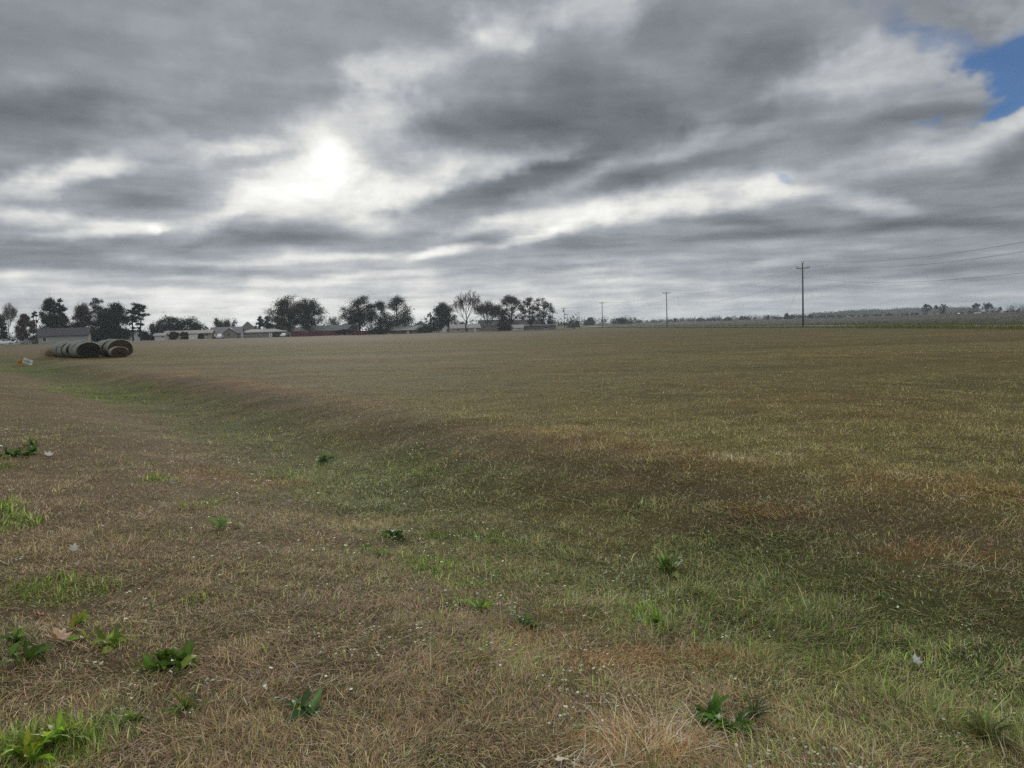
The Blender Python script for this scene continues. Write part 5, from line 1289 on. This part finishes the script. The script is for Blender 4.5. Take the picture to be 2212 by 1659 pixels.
# ------------------------------------------------------------------ broad-leaved weeds, each plant a thing
m_weed = leafy("weed_leaf", .38, spec=.22, rough=.5)
def plant(px, py, size, n, label, hue=(.055, .125, .022), width=.20, erect=.7, name="broadleaf_weed", seed=0, cat="weed"):
    size *= 1.08; n = int(n * 2.0); width *= .74; erect *= .68
    g = np.random.default_rng(500 + seed); p = ground_at(px, py); co, lo, st, cl = [], [], [], []; b0 = l0 = 0
    cen = [np.zeros(3)] + [np.array([g.normal(0, .45), g.normal(0, .45), 0]) * size for _ in range(3)]
    for i in range(n):
        az = g.uniform(0, 6.283); Ln = size * g.uniform(.35, 1.12); w = Ln * width * g.uniform(.7, 1.3); el = np.clip(erect + g.normal(0, .42), -.02, 1.4); curl = g.uniform(.3, 1.8)
        c0 = cen[0] if cat != "weed" or g.random() < .4 else cen[g.integers(1, 4)]
        ns = 7; P = c0.copy(); pr = []; tw = g.normal(0, .35)
        for j in range(ns):
            t = j / (ns - 1); e = el - curl * t * t
            wd = w * (math.sin(math.pi * min(t * .9 + .06, 1)) ** .9) * (1 + .22 * math.sin(j * 2.4 + i)); tw += g.normal(0, .22)
            side = np.array([-math.sin(az) * math.cos(tw), math.cos(az) * math.cos(tw), math.sin(tw)])
            pr.append((P - side * wd + np.array([0, 0, wd * .35]), P.copy(), P + side * wd + np.array([0, 0, wd * .35])))
            P = P + np.array([math.cos(az) * math.cos(e), math.sin(az) * math.cos(e), math.sin(e)]) * Ln / (ns - 1)
        co += [q_ for tr_ in pr for q_ in tr_]
        for j in range(ns - 1):
            for a_ in (0, 1):
                lo += [b0 + j * 3 + a_, b0 + j * 3 + a_ + 1, b0 + (j + 1) * 3 + a_ + 1, b0 + (j + 1) * 3 + a_]; st.append(l0); l0 += 4
        h_ = np.array(hue) * np.array([1.85, 1.42, 1.25]) * math.exp(g.normal(0, .38)) * (1 + g.normal(0, .1, 3))
        if g.random() < .07: h_ = h_ * np.array([1.8, 1.4, 1.0])
        for j in range(ns): cl += [h_ * (1.0 if j < ns - 2 else 1.12)] * 1 + [h_ * 1.35] + [h_]
        b0 += ns * 3
    o = fast_mesh(name, np.array(co), np.array(lo), np.array(st), m_weed, np.clip(np.array(cl), .004, .8), smooth=True); o.location = (p[0], p[1], p[2] + .008)
    tag(o, label, cat, "green weeds in the near grass"); return o
BRT, DGR = (.085, .17, .022), (.050, .115, .020)
plant(250, 1398, .125, 13, "bright green weed right of the big curled dead leaf", BRT, .17, .95, seed=1)
plant(352, 1440, .115, 16, "left half of the dark leafy weed pair below the bright one", DGR, .27, .85, seed=2)
plant(402, 1436, .115, 15, "right half of the dark leafy weed pair, with broad leaves", DGR, .27, .8, seed=3)
plant(640, 1536, .115, 13, "blue-green plantain rosette alone in brown grass near the bottom", (.042, .10, .04), .17, .85, seed=4)
plant(1535, 1560, .15, 30, "largest dark green dock rosette at the lower right", (.036, .105, .018), .15, .75, seed=5)
plant(1435, 1238, .17, 18, "dock plant with pale upright leaves on the ditch floor", (.085, .155, .05), .24, .95, seed=6)
plant(475, 1142, .16, 7, "small weed with one pale leaf left of the ditch", (.09, .16, .06), .22, .7, seed=7)
plant(18, 985, .20, 14, "leafy weed at the left edge, first of the broad pair", (.045, .105, .026), .30, .55, seed=8)
plant(60, 984, .19, 13, "leafy weed just right of the one at the left edge", (.045, .105, .026), .30, .55, seed=9)
plant(848, 1162, .14, 16, "dark flat weed on the near bank of the ditch", (.030, .072, .018), .22, .5, seed=10)
plant(702, 998, .20, 10, "pale-tipped weed on the far part of the ditch floor", (.055, .11, .05), .25, .8, seed=11)
plant(58, 1430, .12, 14, "dark weed left of and below the big curled dead leaf", (.045, .10, .020), .2, .8, seed=12)
plant(35, 1392, .10, 12, "small dark weed at the left edge beside the curled leaf", (.05, .11, .022), .2, .9, seed=13)
plant(175, 1350, .085, 10, "little bright weed above the big curled dead leaf", BRT, .22, 1.0, seed=14)
plant(215, 1372, .10, 5, "two-leaved shoot just right of the curled dead leaf", BRT, .18, 1.15, seed=15)
plant(285, 1565, .085, 12, "pointed weed below the pale clover patch", (.07, .15, .022), .16, 1.0, seed=16)
plant(130, 1610, .15, 30, "biggest bright green grassy weed in the bottom left corner", BRT, .10, 1.0, seed=17)
plant(70, 1640, .13, 22, "bright grassy weed at the very bottom left", BRT, .11, 1.0, seed=18)
plant(1036, 1318, .11, 16, "green tuft of weed in the brown grass at the picture's middle", (.06, .14, .022), .13, 1.0, seed=19)
plant(1130, 1348, .08, 11, "small dark rosette right of the green tuft", (.045, .11, .03), .2, .7, seed=20)
plant(1168, 1362, .07, 10, "tiny dark rosette lowest of the two small ones", (.045, .11, .03), .2, .7, seed=21)
plant(822, 1198, .12, 14, "bright low weed left of the dark flat weed's lower side", (.06, .14, .03), .15, .8, seed=22)
plant(1628, 1555, .13, 30, "fine-bladed green tuft right of the largest dock rosette", (.035, .06, .025), .055, 1.0, seed=23, name="grass_tuft", cat="grass tuft")
plant(70, 962, .2, 40, "spiky green tuft above the leafy pair at the left edge", (.05, .12, .03), .05, 1.1, seed=24, name="grass_tuft", cat="grass tuft")
plant(1420, 1350, .12, 44, "bright fine tuft in the green ditch below the pale dock", (.07, .16, .028), .05, 1.2, seed=25, name="grass_tuft", cat="grass tuft")
plant(400, 1538, .12, 30, "upright green tuft beside the small dark dead leaf", (.07, .125, .035), .05, 1.1, seed=26, name="grass_tuft", cat="grass tuft")
plant(2130, 1600, .17, 60, "long drooping olive tuft in the bottom right corner", (.060, .095, .034), .04, 1.1, seed=27, name="grass_tuft", cat="grass tuft")

# dead leaves lying about
def dead_leaf(px, py, size, curl, hue, label, rz=0.0, roll=0.0, seed=0, lift=.02, under=None):
    g = np.random.default_rng(700 + seed); p = ground_at(px, py)
    lob = [(0, 1.0), (16, .72), (30, .58), (46, .95), (58, .62), (72, .45), (92, .72), (110, .5), (130, .38), (155, .36), (180, .22)]
    out = [(math.radians(a_), r_) for a_, r_ in lob] + [(math.radians(360 - a_), r_) for a_, r_ in lob[-2:0:-1]]
    v = [(0, 0, 0)]; n = len(out)
    for f_ in (.5, 1.0):
        for a_, r_ in out:
            r2 = r_ * f_ * g.uniform(.92, 1.05); x_, y_ = math.sin(a_) * r2, math.cos(a_) * r2
            v.append((x_, y_, curl * (x_ * x_ * .9 + y_ * y_ * .5) + .10 * math.sin(5 * a_) * r2 * f_))
    V = np.array(v) * size
    V2 = V - np.array([0, 0, .0016])
    f1 = [(0, 1 + k, 1 + (k + 1) % n) for k in range(n)] + [(1 + k, 1 + n + k, 1 + n + (k + 1) % n, 1 + (k + 1) % n) for k in range(n)]
    m_ = mottled("dead_leaf", hue, .25, 30, .7, .25)
    o = mesh_obj("dead_leaf", V, f1, m_, smooth=True, loc=(p[0], p[1], p[2] + lift)); o.rotation_euler = (roll, .2, rz)
    if under:
        o.data.materials.append(principled("leaf_underside", under, .7))
        for q_ in o.data.polygons:
            if q_.center.x < -.25 * size: q_.material_index = 1
    mod = o.modifiers.new("thickness", 'SOLIDIFY'); mod.thickness = .0015
    b = MB(); b.tube([(0, -.2 * size, 0), (0, -.7 * size, .15 * size)], [.0022, .0016], 5); b.build("stem", m_, o)
    tag(o, label, "dead leaf", "dead leaves in the grass"); return o
dead_leaf(135, 1396, .085, .55, (.42, .29, .20), "big curled pale pink-brown dead leaf with a rusty edge", 1.3, .45, 1, .05, (.30, .085, .02))
dead_leaf(90, 1336, .05, .6, (.30, .085, .018), "small rust-orange dead leaf above the big curled leaf", 2.0, .3, 2, .02)
dead_leaf(160, 1194, .055, .5, (.46, .43, .38), "white-backed fallen leaf in the brown grass at the left", .4, .9, 3, .03)
dead_leaf(372, 1052, .075, .4, (.32, .29, .25), "pale upright dead leaf below the bright green patch", 1.2, 1.1, 4, .05)
dead_leaf(1216, 1655, .05, .3, (.55, .47, .38), "pale tan dead leaf at the bottom edge of the picture", 2.4, .2, 5, .03)
dead_leaf(1980, 1440, .055, .6, (.46, .47, .48), "whitish dead leaf lying in the right part of the ditch", .2, .7, 6, .03)
dead_leaf(425, 1525, .035, .8, (.07, .06, .07), "small dark curled dead leaf beside the upright green tuft", 1.0, .6, 7, .03)
dead_leaf(105, 987, .10, .5, (.46, .46, .44), "white leaf lying right of the leafy weeds at the left edge", .5, .3, 8, .03)
dead_leaf(1255, 1420, .05, .6, (.34, .25, .16), "tan curled dead leaf in the rusty straw near the middle", 1.7, .5, 9, .04)

# ================================================================== haze over the far ground
hzm = bpy.data.materials.new("haze_air"); hzm.use_nodes = True; nt = hzm.node_tree; nt.nodes.clear()
pv = nn(nt, "ShaderNodeVolumePrincipled"); pv.inputs["Color"].default_value = (.80, .90, 1.0, 1); pv.inputs["Density"].default_value = .00024; pv.inputs["Anisotropy"].default_value = .1
oo = nn(nt, "ShaderNodeOutputMaterial"); link(nt, pv.outputs[0], oo.inputs["Volume"])
b = MB(); b.box(-3000, 3000, -3000, 3000, -3.0, 34.0); o = b.build("haze", hzm); tag(o, "thin grey-blue haze over the far fields", "haze", kind="stuff")
SC.cycles.volume_bounces = 0
